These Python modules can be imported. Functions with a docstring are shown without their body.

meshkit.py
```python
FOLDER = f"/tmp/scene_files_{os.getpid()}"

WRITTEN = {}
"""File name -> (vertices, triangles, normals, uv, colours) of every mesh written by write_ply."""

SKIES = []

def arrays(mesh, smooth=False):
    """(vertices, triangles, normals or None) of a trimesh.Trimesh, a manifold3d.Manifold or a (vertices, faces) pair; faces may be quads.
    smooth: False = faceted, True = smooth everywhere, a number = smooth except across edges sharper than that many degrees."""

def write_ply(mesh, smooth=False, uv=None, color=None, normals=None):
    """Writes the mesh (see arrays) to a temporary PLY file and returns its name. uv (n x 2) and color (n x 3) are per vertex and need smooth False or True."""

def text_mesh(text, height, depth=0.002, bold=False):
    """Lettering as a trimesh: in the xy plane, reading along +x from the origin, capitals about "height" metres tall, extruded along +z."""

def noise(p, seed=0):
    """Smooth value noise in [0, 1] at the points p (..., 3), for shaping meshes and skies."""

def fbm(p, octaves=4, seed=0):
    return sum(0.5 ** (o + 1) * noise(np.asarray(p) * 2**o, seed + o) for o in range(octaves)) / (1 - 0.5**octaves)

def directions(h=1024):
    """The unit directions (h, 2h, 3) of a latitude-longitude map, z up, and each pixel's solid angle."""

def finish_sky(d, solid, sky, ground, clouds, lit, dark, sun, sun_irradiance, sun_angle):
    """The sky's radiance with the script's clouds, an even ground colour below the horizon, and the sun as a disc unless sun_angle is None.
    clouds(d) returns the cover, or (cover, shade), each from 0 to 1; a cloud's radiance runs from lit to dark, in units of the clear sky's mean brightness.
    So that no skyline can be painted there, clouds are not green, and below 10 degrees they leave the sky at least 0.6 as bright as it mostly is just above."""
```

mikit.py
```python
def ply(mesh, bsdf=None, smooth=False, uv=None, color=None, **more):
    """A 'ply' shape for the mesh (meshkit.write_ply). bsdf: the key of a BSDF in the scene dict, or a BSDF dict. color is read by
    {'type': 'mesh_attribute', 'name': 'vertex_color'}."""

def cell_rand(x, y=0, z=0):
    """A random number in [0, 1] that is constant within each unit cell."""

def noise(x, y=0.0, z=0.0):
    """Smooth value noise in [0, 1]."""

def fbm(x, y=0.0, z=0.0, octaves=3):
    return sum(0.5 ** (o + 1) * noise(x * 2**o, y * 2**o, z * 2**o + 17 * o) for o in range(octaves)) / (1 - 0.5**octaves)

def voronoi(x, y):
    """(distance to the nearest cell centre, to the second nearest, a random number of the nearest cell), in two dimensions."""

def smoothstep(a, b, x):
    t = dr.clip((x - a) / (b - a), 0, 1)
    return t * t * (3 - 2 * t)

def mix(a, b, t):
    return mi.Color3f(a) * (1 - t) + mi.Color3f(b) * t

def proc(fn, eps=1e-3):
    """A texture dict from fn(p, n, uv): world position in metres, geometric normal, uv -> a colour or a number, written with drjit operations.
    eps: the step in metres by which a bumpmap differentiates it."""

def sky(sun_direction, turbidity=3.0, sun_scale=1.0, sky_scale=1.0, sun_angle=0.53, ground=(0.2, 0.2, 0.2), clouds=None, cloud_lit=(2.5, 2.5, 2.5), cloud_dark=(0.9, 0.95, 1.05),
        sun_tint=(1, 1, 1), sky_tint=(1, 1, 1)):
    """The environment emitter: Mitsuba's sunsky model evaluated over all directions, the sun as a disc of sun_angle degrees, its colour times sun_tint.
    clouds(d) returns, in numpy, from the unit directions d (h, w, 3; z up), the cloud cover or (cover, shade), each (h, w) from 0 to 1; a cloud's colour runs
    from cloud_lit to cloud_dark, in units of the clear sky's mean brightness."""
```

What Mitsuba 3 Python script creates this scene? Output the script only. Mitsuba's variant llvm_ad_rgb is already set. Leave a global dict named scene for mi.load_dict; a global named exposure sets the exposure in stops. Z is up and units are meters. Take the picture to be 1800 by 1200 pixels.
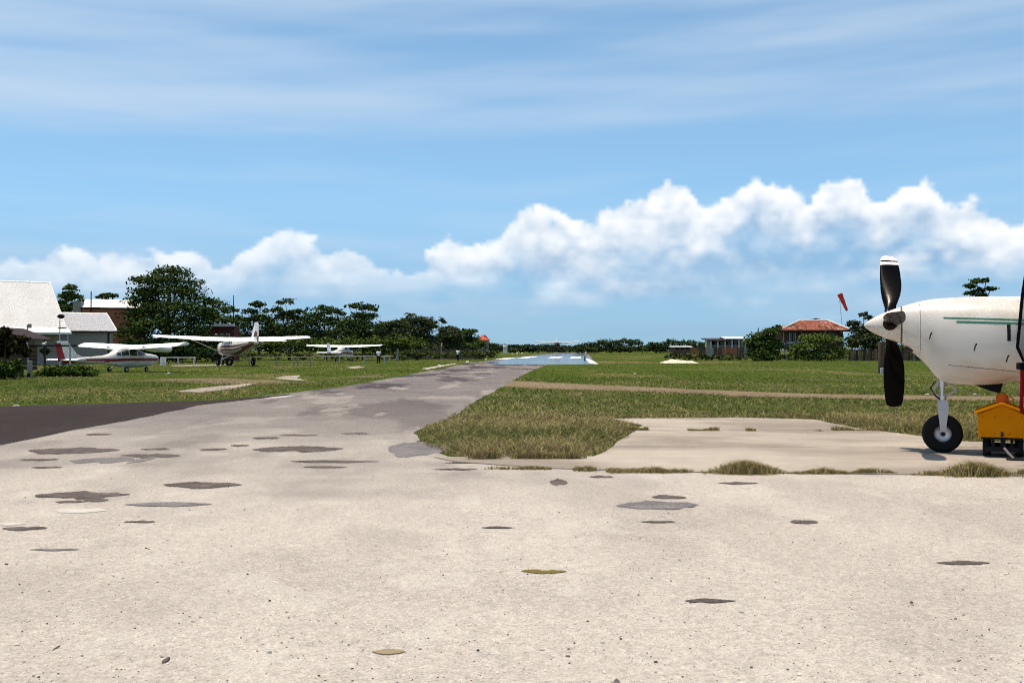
import math, random
import numpy as np, trimesh, shapely
import shapely.geometry as sg
import mitsuba as mi, drjit as dr
import mikit, meshkit
from mikit import fbm, noise, voronoi, smoothstep, mix, proc
from manifold3d import Manifold
from scipy.interpolate import PchipInterpolator

T = mi.ScalarTransform4f
scene, labels = {}, {}
rng = np.random.default_rng(7)

# ------------------------------------------------------------------ camera, sky, exposure
FOC, EYE, HZ = 1845.0, 1.56, 615.0        # focal length and horizon row in photograph pixels (1800 x 1200), eye height in metres
scene['camera'] = {'type': 'perspective', 'fov': math.degrees(2 * math.atan(900 / FOC)), 'fov_axis': 'x', 'near_clip': 0.1, 'far_clip': 9000.0,
                   'to_world': T().look_at(origin=[0, 0, EYE], target=[0, 100, EYE + 100 * (HZ - 600) / FOC], up=[0, 0, 1])}
exposure = 1.7


def np_ss(a, b, x):
    t = np.clip((x - a) / (b - a), 0, 1)
    return t * t * (3 - 2 * t)


def clouds(d):
    az = np.degrees(np.arctan2(d[..., 0], d[..., 1]))
    el = np.degrees(np.arcsin(np.clip(d[..., 2], -1, 1)))
    # heights in degrees of the cumulus tops along the horizon
    knots = np.array([[-26.5, 5.0], [-24, 5.3], [-21, 5.5], [-18.6, 5.3], [-16, 5.7], [-14.6, 5.6], [-13.2, 6.5], [-12.2, 7.1], [-10.8, 6.5], [-9.2, 5.4], [-7.5, 5.5], [-5.3, 5.1], [-3.6, 6.2],
                      [-1.0, 6.6], [0.4, 8.2], [1.5, 8.2], [4, 7.5], [5.4, 8.1], [7.3, 8.6], [8.6, 9.9], [9.3, 9.9], [10.2, 8.8], [12.6, 9.8], [13.2, 9.9], [14.6, 8.8], [15.8, 8.5], [16.9, 9.3],
                      [18.4, 9.2], [19.2, 8.0], [20.6, 9.2], [21.6, 9.2], [22.4, 8.0], [23.8, 7.8], [24.6, 7.1], [25.4, 6.5], [27, 7.0]])
    k = np.arange(36)
    ring = np.array([[29 + 9.0 * i, 5.5 + 3.5 * v] for i, v in enumerate(meshkit.noise(np.stack([k * 0.9, k * 0, k * 0], 1), 5))])
    ring = ring[ring[:, 0] < 330]
    kx, ky = np.concatenate([knots[:, 0], ring[:, 0]]), np.concatenate([knots[:, 1], ring[:, 1]])
    env = np.interp(np.where(az < -26.5, az + 360, az), np.append(kx, 333.5), np.append(ky, 5.0))
    def billow(q, f):
        return sum(0.5 ** o * (1 - np.abs(2 * meshkit.noise(q * f * 2 ** o, 31 + o) - 1)) for o in range(4)) / 1.875

    n1, n2, n3 = meshkit.fbm(d * 16, 3, 1), meshkit.fbm(d * 60, 4, 2), meshkit.fbm(d * np.array([9, 9, 34]), 4, 3)
    up = d + np.array([0, 0, 0.014])
    b0, b1 = billow(d, 26.0), billow(up, 26.0)
    right = np_ss(-5, 3, az) * (1 - np_ss(150, 180, az)) + np_ss(-180, -150, -az)
    n4 = meshkit.fbm(d * 150, 3, 6)
    depth = env - 0.95 + 0.1 * (1 - right) + (n1 - 0.5) * 0.8 + (b0 - 0.55) * 2.2 + (n2 - 0.5) * 0.8 + (n4 - 0.5) * 0.5 - el
    base = 3.4 + (n3 - 0.5) * 4.0
    lump = np_ss(0.40, 0.62, meshkit.fbm(d * np.array([13, 13, 26]) + 7, 5, 8))
    body = np_ss(-0.05, 0.30, depth)
    low = np_ss(base - 2.0, base + 1.6, el)
    gap = 1 - 0.75 * np_ss(4.2, 1.0, np.abs(az + 5.5))
    cum = body * low * (0.93 - (0.56 - 0.34 * lump) * np_ss(0.6, 3.6, depth)) * (0.24 + 0.60 * right + 0.34 * (1 - right) * np_ss(1.6, 0.2, depth)) * (1 - (1 - right) * (1 - gap))
    streak = np_ss(0.35, 0.7, meshkit.fbm(d * np.array([6, 6, 50]) + 3, 4, 9))
    haze = (0.62 + 0.2 * streak) * (1 - np_ss(2.5, 10.5, el))
    tilt = d[..., 2] * 17 - 0.7 * d[..., 0]
    cirrus = meshkit.fbm(np.stack([d[..., 0] * 2.0 + 5, d[..., 1] * 1.4, tilt], -1), 5, 11)
    cirrus2 = meshkit.fbm(np.stack([d[..., 0] * 5, d[..., 1] * 3, tilt * 2.8], -1), 5, 12)
    cir = (0.54 * np_ss(0.30, 0.72, 0.6 * cirrus + 0.4 * cirrus2) + 0.10) * np_ss(4, 13, el)
    veil = np.maximum(haze, cir)
    cover = 1 - (1 - cum) * (1 - veil)
    shade = np.clip(0.12 + 0.72 * np_ss(0.2, 3.2, depth) * (1 - 0.5 * lump) + (b1 - b0) * 1.1 + (n2 - 0.5) * 0.5, 0, 1)
    low_shade = 0.98 - 0.20 * streak * np_ss(0.5, 3.0, el)
    veil_shade = (low_shade * haze + 0.5 * cir) / (haze + cir + 1e-6)
    w = cum / (cum + (1 - cum) * veil + 1e-6)
    return cover, shade * w + veil_shade * (1 - w)


SUN = np.array([-0.26, 0.06, 1.0])
scene['daylight'] = mikit.sky(SUN.tolist(), turbidity=2.6, clouds=clouds, cloud_lit=(2.7, 2.75, 2.8), cloud_dark=(0.72, 1.24, 1.86), sky_scale=1.1, sky_tint=(0.93, 1.19, 1.22), ground=(0.16, 0.15, 0.11))


# ------------------------------------------------------------------ helpers
def at(px, py, z=0.0):
    """World position of the spot seen at a pixel of the photograph, on the level z."""
    d = FOC * (EYE - z) / (py - HZ)
    return np.array([(px - 900) / FOC * d, d, z])


def pos(px, py, d):
    """World position of the spot seen at a pixel of the photograph, d metres away."""
    return np.array([(px - 900) / FOC * d, d, EYE + (HZ - py) / FOC * d])


_taken = {}


def numbered(name):
    n = _taken.get(name, 0)
    _taken[name] = n + 1
    return name if n == 0 else f'{name}_{n:03d}'


def thing(name, label, cat, group=None, kind=None):
    key = numbered(name)
    labels[key] = {'label': label}
    if cat: labels[key]['category'] = cat
    if group: labels[key]['group'] = group
    if kind: labels[key]['kind'] = kind
    return key


def obj(parent, name, mesh, bsdf, smooth=False, label=None, color=None, kind=None):
    key = numbered(f'{parent}__{name}')
    scene[key] = mikit.ply(mesh, bsdf, smooth, color=color)
    if label or kind:
        labels[key] = {}
        if label: labels[key]['label'] = label
        if kind: labels[key]['kind'] = kind
    return key


def single(name, mesh, bsdf, label, cat=None, smooth=False, group=None, kind=None, color=None):
    key = thing(name, label, cat, group, kind)
    scene[key] = mikit.ply(mesh, bsdf, smooth, color=color)
    return key


def struct(name, mesh, bsdf, label, smooth=False):
    return single(name, mesh, bsdf, label, None, smooth, kind='structure')


def join(meshes):
    return trimesh.util.concatenate(list(meshes))


def tm(v, f):
    return trimesh.Trimesh(np.asarray(v, float), np.asarray(f, int), process=False)


def box(x0, x1, y0, y1, z0, z1):
    m = trimesh.creation.box((x1 - x0, y1 - y0, z1 - z0))
    m.apply_translation(((x0 + x1) / 2, (y0 + y1) / 2, (z0 + z1) / 2))
    return m


def rbox(x0, x1, y0, y1, z0, z1, r=0.02):
    """A box with chamfered edges."""
    v = np.array([[x, y, z] for x in (x0, x1) for y in (y0, y1) for z in (z0, z1)], float)
    c = v.mean(0)
    pts = []
    for p in v:
        for k in range(3):
            q = p.copy()
            for j in range(3):
                if j != k: q[j] += r * np.sign(c[j] - p[j])
            pts.append(q)
    return trimesh.convex.convex_hull(np.array(pts))


def rod(a, b, r0, r1=None, sides=8):
    """A round bar from a to b, closed at both ends."""
    a, b = np.asarray(a, float), np.asarray(b, float)
    r1 = r0 if r1 is None else r1
    t = (b - a) / np.linalg.norm(b - a)
    u = np.cross(t, [0, 0, 1] if abs(t[2]) < 0.9 else [1, 0, 0]); u /= np.linalg.norm(u)
    w = np.cross(t, u)
    ang = np.arange(sides) * 2 * np.pi / sides
    ring = np.cos(ang)[:, None] * u + np.sin(ang)[:, None] * w
    v = np.vstack([a + ring * r0, b + ring * r1, [a], [b]])
    f = []
    for i in range(sides):
        j = (i + 1) % sides
        f += [[i, j, sides + j], [i, sides + j, sides + i], [2 * sides, j, i], [2 * sides + 1, sides + i, sides + j]]
    return tm(v, f)


def pipe(points, radii, sides=8):
    p = np.asarray(points, float)
    radii = np.broadcast_to(radii, (len(p),))
    t = np.gradient(p, axis=0); t /= np.linalg.norm(t, axis=1, keepdims=True)
    ref = np.array([0.31, 0.87, 0.38])
    u = np.cross(t, ref); u /= np.linalg.norm(u, axis=1, keepdims=True)
    w = np.cross(t, u)
    ang = np.arange(sides) * 2 * np.pi / sides
    rings = p[:, None] + radii[:, None, None] * (np.cos(ang)[None, :, None] * u[:, None] + np.sin(ang)[None, :, None] * w[:, None])
    return loft(rings)


def loft(rings, caps=True):
    """A skin over rings (n, m, 3)."""
    rings = np.asarray(rings, float)
    n, m = rings.shape[:2]
    v = rings.reshape(-1, 3)
    i, j = np.meshgrid(np.arange(n - 1), np.arange(m), indexing='ij')
    a, b, c, d = i * m + j, i * m + (j + 1) % m, (i + 1) * m + (j + 1) % m, (i + 1) * m + j
    f = np.vstack([np.stack([a, b, c], -1).reshape(-1, 3), np.stack([a, c, d], -1).reshape(-1, 3)])
    if caps:
        v = np.vstack([v, rings[0].mean(0), rings[-1].mean(0)])
        k = np.arange(m)
        f = np.vstack([f, np.stack([(k + 1) % m, k, np.full(m, n * m)], 1), np.stack([(n - 1) * m + k, (n - 1) * m + (k + 1) % m, np.full(m, n * m + 1)], 1)])
    mesh = tm(v, f)
    if mesh.volume < 0: mesh.invert()
    return mesh


def grid_mesh(P):
    n, m = P.shape[:2]
    i, j = np.meshgrid(np.arange(n - 1), np.arange(m - 1), indexing='ij')
    a = i * m + j
    f = np.vstack([np.stack([a, a + 1, a + m + 1], -1).reshape(-1, 3), np.stack([a, a + m + 1, a + m], -1).reshape(-1, 3)])
    return tm(P.reshape(-1, 3), f)


def moved(mesh, M):
    m = mesh.copy(); m.apply_transform(M); return m


def frame(origin, deg):
    M = trimesh.transformations.rotation_matrix(math.radians(deg), [0, 0, 1])
    M[:3, 3] = origin
    return M


# ------------------------------------------------------------------ materials
def bsdf(name, d):
    scene[name] = d
    return name


def diffuse(name, c, two=True):
    d = {'type': 'diffuse', 'reflectance': {'type': 'rgb', 'value': list(c)} if not isinstance(c, dict) else c}
    return bsdf(name, {'type': 'twosided', 'bsdf': d} if two else d)


def principled(name, c, rough=0.5, **k):
    d = {'type': 'principled', 'base_color': {'type': 'rgb', 'value': list(c)} if not isinstance(c, dict) else c, 'roughness': rough, **k}
    return bsdf(name, {'type': 'twosided', 'bsdf': d})


def f_ground(p, n, uv):
    a = fbm(p.x * 0.045, p.y * 0.03, 1.0, 3); b = fbm(p.x * 0.35, p.y * 0.12, 4.0, 4); c = fbm(p.x * 4, p.y * 2.4, 2.0, 3)
    green = mix((0.036, 0.060, 0.011), (0.082, 0.110, 0.024), b * 0.6 + c * 0.4)
    dry = mix((0.098, 0.088, 0.034), (0.185, 0.152, 0.080), c)
    near = 1 - smoothstep(26.0, 46.0, p.y + (a - 0.5) * 40)
    return mix(green, dry, smoothstep(0.50, 0.72, a * 0.40 + b * 0.42 + c * 0.18 + 0.11 * near))


def f_pave(p, n, uv):
    """Crushed coral ground into old asphalt: pale where it is worn most, darker and greyer along the runway."""
    x, y = p.x, p.y
    big = fbm(x * 0.22, y * 0.16, 0.0, 4); mid = fbm(x * 0.9, y * 0.7, 5.0, 4); fine = fbm(x * 28, y * 28, 9.0, 3); grit = noise(x * 95, y * 95, 3.0)
    track = fbm(x * 0.9 + y * 0.25, y * 0.10, 40.0, 4)
    pale = mix((0.375, 0.346, 0.307), (0.455, 0.421, 0.375), big)
    pale = mix(pale, (0.285, 0.258, 0.236), smoothstep(0.50, 0.72, mid) * 0.30)
    pale = mix(pale, (0.275, 0.246, 0.222), smoothstep(0.50, 0.72, track) * 0.18)
    grey = mix((0.135, 0.125, 0.125), (0.215, 0.198, 0.192), mid)
    grey = mix(grey, (0.060, 0.054, 0.063), smoothstep(0.52, 0.66, fbm(x * 0.55 + y * 0.05, y * 0.11, 12.0, 5)) * 0.85)
    grey = mix(grey, (0.305, 0.28, 0.258), smoothstep(0.58, 0.72, fbm(x * 1.1, y * 0.35, 31.0, 5)) * 0.75)
    t = smoothstep(-2.2, 2.2, (y - 15.4) * 0.34 - dr.maximum(x, -3.0) * 0.14 - 0.9 + (big - 0.5) * 4.0 + (mid - 0.5) * 3.0 + (fine - 0.5) * 1.2)
    far = smoothstep(18.0, 40.0, y + (big - 0.5) * 14)
    base = mix(pale, mix(grey, mix(pale, (0.20, 0.182, 0.175), 0.5), 0.46 * (1 - far)), t)
    base = base * (0.80 + 0.40 * fine)
    vd, v2, vr = voronoi(x * 62, y * 62)
    dark = smoothstep(0.30, 0.12, vd) * smoothstep(0.88, 0.92, vr)
    light = smoothstep(0.34, 0.16, vd) * smoothstep(0.16, 0.10, vr)
    ud, u2, ur = voronoi(x * 30 + 5, y * 30)
    dark = dr.maximum(dark, smoothstep(0.26, 0.10, ud) * smoothstep(0.90, 0.94, ur))
    base = mix(base, (0.13, 0.112, 0.105), dark * 0.7 * (1 - 0.8 * t))
    base = mix(base, (0.66, 0.63, 0.57), light * 0.6 * (1 - t))
    smear = fbm(x * 1.6 + 3, y * 0.9, 60.0, 4)
    base = mix(base, base * mi.Color3f(0.80, 0.79, 0.81), smoothstep(0.50, 0.72, smear) * 0.38)
    base = mix(base, mi.Color3f(0.50, 0.475, 0.425), smoothstep(0.63, 0.75, fbm(x * 2.3, y * 1.4, 91.0, 4)) * 0.35 * (1 - t))
    return base * (0.82 + 0.36 * grit)


def f_asphalt(p, n, uv):
    a = fbm(p.x * 0.3, p.y * 0.2, 0.0, 3); b = fbm(p.x * 2, p.y * 1.2, 3.0, 3); g = noise(p.x * 60, p.y * 60, 1.0)
    return mix((0.034, 0.029, 0.030), (0.062, 0.054, 0.055), a * 0.6 + b * 0.4) * (0.8 + 0.4 * g)


def f_slab(p, n, uv):
    a = fbm(p.x * 0.35, p.y * 0.7, 2.0, 4); b = fbm(p.x * 3, p.y * 3, 6.0, 3); g = noise(p.x * 70, p.y * 70, 1.0)
    c = mix((0.265, 0.232, 0.198), (0.40, 0.360, 0.308), smoothstep(0.3, 0.7, a))
    c = mix(c, (0.24, 0.205, 0.175), smoothstep(0.56, 0.72, fbm(p.x * 0.6, p.y * 1.1, 21.0, 4)) * 0.4)
    return c * (0.84 + 0.2 * b + 0.12 * g)


def f_patch(p, n, uv):
    b = fbm(p.x * 6, p.y * 6, 3.0, 3); g = noise(p.x * 80, p.y * 80, 1.0)
    return mix((0.072, 0.061, 0.057), (0.150, 0.131, 0.124), b) * (0.7 + 0.6 * g)


def f_greypatch(p, n, uv):
    b = fbm(p.x * 5, p.y * 5, 8.0, 3); g = noise(p.x * 60, p.y * 60, 1.0)
    return mix((0.125, 0.120, 0.128), (0.225, 0.212, 0.208), b) * (0.75 + 0.5 * g)


def f_dirt(p, n, uv):
    a = fbm(p.x * 0.5, p.y * 0.3, 2.0, 4); b = fbm(p.x * 7, p.y * 5, 5.0, 3)
    return mix((0.13, 0.095, 0.055), (0.25, 0.20, 0.14), a * 0.55 + b * 0.45)


def f_verge(p, n, uv):
    return mix(f_ground(p, n, uv), f_dirt(p, n, uv), smoothstep(0.35, 0.65, fbm(p.x * 0.3, p.y * 0.3, 14.0, 4)) * 0.75)


def f_sheet(p, n, uv):
    a = fbm(p.x * 0.5, p.y * 0.5, p.z * 0.15, 2)
    return mix(mix((0.55, 0.54, 0.52), (0.68, 0.68, 0.66), a), (0.50, 0.46, 0.41), smoothstep(0.60, 0.8, a) * 0.5)


def f_rust(p, n, uv):
    a = fbm(p.x * 0.9, p.y * 0.9, p.z * 0.5, 4); b = fbm(p.x * 2.2, p.y * 0.6, p.z * 0.4, 3)
    c = mix((0.19, 0.062, 0.042), (0.29, 0.115, 0.078), a)
    c = mix(c, (0.11, 0.045, 0.03), smoothstep(0.55, 0.75, b))
    return mix(c, (0.55, 0.40, 0.33), smoothstep(0.62, 0.8, fbm(p.x * 1.7, p.y * 1.7, 8.0, 3)) * 0.6)


def f_wall(p, n, uv):
    a = fbm(p.x * 0.6, p.y * 0.6, p.z * 0.6, 4); b = fbm(p.x * 2.5, p.y * 2.5, p.z * 0.7, 3)
    return mix((0.20, 0.19, 0.165), (0.32, 0.305, 0.27), a * 0.6 + b * 0.4)


def f_brick(p, n, uv):
    a = fbm(p.x, p.y, p.z, 4)
    row = dr.floor(p.z / 0.1); s = p.z / 0.1 - row
    return mix(mix((0.25, 0.088, 0.045), (0.37, 0.15, 0.085), a), (0.38, 0.30, 0.24), smoothstep(0.88, 0.95, s) * 0.6)


def f_paint(p, n, uv):
    """White aircraft paint with faint dust."""
    a = fbm(p.x * 1.6, p.y * 1.6, p.z * 2.4, 2); b = noise(p.x * 6, p.y * 6, p.z * 3)
    return mix((0.60, 0.575, 0.525), (0.47, 0.425, 0.36), smoothstep(0.45, 0.75, a * 0.7 + b * 0.3) * 0.7)


def f_wood(p, n, uv):
    return mix((0.06, 0.04, 0.03), (0.16, 0.11, 0.08), fbm(p.x * 3, p.y * 3, p.z * 1.2, 4))


def f_yellow(p, n, uv):
    a = fbm(p.x * 5, p.y * 5, p.z * 5, 4); b = fbm(p.x * 22, p.y * 22, p.z * 22, 3)
    c = mix((0.56, 0.185, 0.004), (0.64, 0.225, 0.006), a)
    return mix(c, (0.19, 0.085, 0.03), smoothstep(0.66, 0.80, b * 0.55 + a * 0.45) * 0.7)


def f_sand(p, n, uv):
    return mix((0.50, 0.45, 0.35), (0.74, 0.68, 0.55), fbm(p.x * 1.5, p.y * 1.5, p.z * 2, 4))


diffuse('mat_ground', proc(f_ground)); diffuse('mat_pave', proc(f_pave)); diffuse('mat_slab', proc(f_slab))
diffuse('mat_asphalt', proc(f_asphalt)); diffuse('mat_patch', proc(f_patch)); diffuse('mat_grey_patch', proc(f_greypatch))
diffuse('mat_dirt', proc(f_dirt)); diffuse('mat_verge', proc(f_verge)); diffuse('mat_sheet', proc(f_sheet)); diffuse('mat_rust', proc(f_rust)); diffuse('mat_wall', proc(f_wall)); diffuse('mat_brick', proc(f_brick))
principled('mat_paint', proc(f_paint), 0.32, specular=0.5, clearcoat=0.4, clearcoat_gloss=0.9)
diffuse('mat_wood', proc(f_wood)); diffuse('mat_yellow', proc(f_yellow)); diffuse('mat_sand', proc(f_sand))
principled('mat_white', (0.78, 0.78, 0.76), 0.35, specular=0.5); diffuse('mat_white_flat', (0.74, 0.73, 0.70))
principled('mat_black', (0.002, 0.002, 0.0025), 0.22, specular=0.07); principled('mat_rubber', (0.011, 0.0105, 0.0105), 0.8, specular=0.15)
principled('mat_glass', (0.02, 0.024, 0.028), 0.05, specular=0.6)
principled('mat_metal', (0.62, 0.62, 0.63), 0.35, metallic=1.0); principled('mat_grey_paint', (0.42, 0.41, 0.42), 0.45)
principled('mat_green_stripe', (0.028, 0.15, 0.095), 0.4); principled('mat_red', (0.22, 0.012, 0.014), 0.45, specular=0.3); principled('mat_maroon', (0.11, 0.022, 0.026), 0.5)
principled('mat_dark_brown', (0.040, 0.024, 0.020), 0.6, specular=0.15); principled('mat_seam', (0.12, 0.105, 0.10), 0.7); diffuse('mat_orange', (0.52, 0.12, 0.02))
principled('mat_gear', (0.50, 0.485, 0.49), 0.5); diffuse('mat_red_flat', (0.17, 0.013, 0.011)); diffuse('mat_tow', (0.16, 0.15, 0.145)); diffuse('mat_cuff', (0.030, 0.019, 0.016)); diffuse('mat_windsock', (0.72, 0.075, 0.05)); diffuse('mat_dark', (0.02, 0.02, 0.022)); diffuse('mat_vegetation', {'type': 'mesh_attribute', 'name': 'vertex_color'})
diffuse('mat_bark', (0.085, 0.065, 0.05)); diffuse('mat_shirt', (0.80, 0.81, 0.83)); diffuse('mat_trousers', (0.02, 0.022, 0.03)); diffuse('mat_skin', (0.16, 0.085, 0.055)); diffuse('mat_hair', (0.012, 0.01, 0.01))
diffuse('mat_olive', (0.16, 0.13, 0.045)); diffuse('mat_tan', (0.27, 0.22, 0.14)); diffuse('mat_chalk', (0.50, 0.475, 0.435))
diffuse('mat_pink_roof', (0.50, 0.12, 0.075)); diffuse('mat_grey_roof', (0.42, 0.43, 0.45)); diffuse('mat_beige', (0.36, 0.31, 0.24))
diffuse('mat_white_roof', (0.70, 0.70, 0.68))
bsdf('mat_mirage', {'type': 'roughplastic', 'distribution': 'ggx', 'alpha': 0.012, 'int_ior': 1.33, 'diffuse_reflectance': {'type': 'rgb', 'value': [0.07, 0.085, 0.11]}})


# ------------------------------------------------------------------ ground sheets
def region(points, jitter=0.0, step=0.5, seed=0, z=0.0):
    """A ground polygon whose corners are given by the photograph's pixels; its edge is broken up by noise (jitter in metres)."""
    w = np.array([at(*q, z)[:2] for q in points])
    poly = sg.Polygon(w).buffer(0)
    return rough(poly, jitter, step, seed) if jitter else poly


def rough(poly, jitter, step=0.5, seed=0):
    ring = np.array(shapely.segmentize(poly, step).exterior.coords)[:-1]
    q = np.column_stack([ring, np.full(len(ring), seed * 3.1)])
    off = np.stack([meshkit.fbm(q * 1.3, 4, seed) - 0.5, meshkit.fbm(q * 1.3 + 40, 4, seed) - 0.5], 1)
    return sg.Polygon(ring + off * 2 * jitter).buffer(0)


def sheet(poly, z):
    parts = []
    for g in getattr(poly, 'geoms', [poly]):
        if g.is_empty or g.geom_type != 'Polygon' or g.area < 1e-4: continue
        v, f = trimesh.creation.triangulate_polygon(g, engine='earcut')
        m = tm(np.column_stack([v, np.full(len(v), z)]), f)
        if m.face_normals[:, 2].sum() < 0: m.invert()
        parts.append(m)
    return join(parts)


def slab_mesh(poly, z0, z1):
    parts = [trimesh.creation.extrude_polygon(g, z1 - z0, engine='earcut') for g in getattr(poly, 'geoms', [poly]) if g.area > 1e-3]
    m = join(parts); m.apply_translation((0, 0, z0))
    return m


gx = np.concatenate([-np.geomspace(3000, 10, 14), np.linspace(-7, 7, 3), np.geomspace(10, 3000, 14)])
gy = np.concatenate([[-60, -20, -5], np.linspace(0, 100, 15), np.geomspace(120, 4500, 14)])
struct('ground', grid_mesh(np.stack([*np.meshgrid(gx, gy), np.zeros((len(gy), len(gx)))], -1)), 'mat_ground', 'flat grassy airfield ground, green and straw coloured', smooth=True)

apron_px = [(-500, 1300), (-560, 840), (-220, 790), (0, 782), (130, 755), (230, 738), (350, 712), (395, 704), (740, 704), (838, 704), (800, 730), (745, 752), (728, 762), (745, 778), (770, 795), (800, 807), (960, 816),
            (1060, 820), (1300, 826), (1800, 831), (2600, 838), (2500, 1300)]
apron = region(apron_px, 0.10, 0.3, 1)
near_box = sg.box(-40, -6, 40, 9)
apron = apron.union(near_box)
runway_px = [(395, 704), (380, 704.5), (440, 698), (500, 692), (600, 680), (700, 662), (770, 649), (800, 642.5), (815, 640), (870, 632), (930, 624.6), (985, 619.5), (1030, 619.5), (1037, 625), (1050, 640), (962, 641),
             (938, 650), (900, 669), (870, 687), (838, 704)]
runway = region(runway_px, 0.16, 0.8, 2)
apron = apron.difference(runway)
struct('apron', sheet(apron, 0.006), 'mat_pave', 'wide pale apron of worn asphalt and crushed coral')
struct('runway', sheet(runway, 0.006), 'mat_pave', 'patched grey asphalt runway running to the far end')
road_px = [(-700, 738), (0, 714.5), (190, 709.5), (385, 703.5), (440, 698.5), (515, 692.5), (500, 696), (440, 702), (350, 712.5), (230, 738.5), (130, 755.5), (0, 782.5), (-220, 790.5), (-560, 842)]
road = region(road_px, 0.10, 0.4, 3)
struct('asphalt_road', sheet(road, 0.012), 'mat_asphalt', 'dark fresh asphalt taxiway leaving the apron at the left')

# the concrete stand under the parked aircraft, in bays with open joints
stand_px = [(1012, 738), (1130, 735.5), (1300, 734.5), (1430, 738), (1500, 752), (1615, 767), (1690, 777), (1800, 779), (2400, 790), (2500, 845), (1800, 837), (1500, 834), (1300, 832), (1060, 827), (960, 824), (800, 813), (760, 804), (1040, 803),
            (1062, 795), (1105, 766), (1128, 748), (1100, 742)]
stand = region(stand_px, 0.07, 0.25, 5)
stand_base = struct('concrete_stand', sheet(stand, 0.008), 'mat_patch', 'pale concrete parking stand under the single engine aircraft')
cuts = [30.0, 20.25, 16.8, 10.0]
for a, b in zip(cuts[:-1], cuts[1:]):
    bay = stand.intersection(sg.box(-30, b + 0.014, 60, a - 0.014)).buffer(-0.004)
    if bay.area > 0.05: obj(stand_base, 'slab', slab_mesh(bay, 0.0085, 0.017), 'mat_slab')

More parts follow.
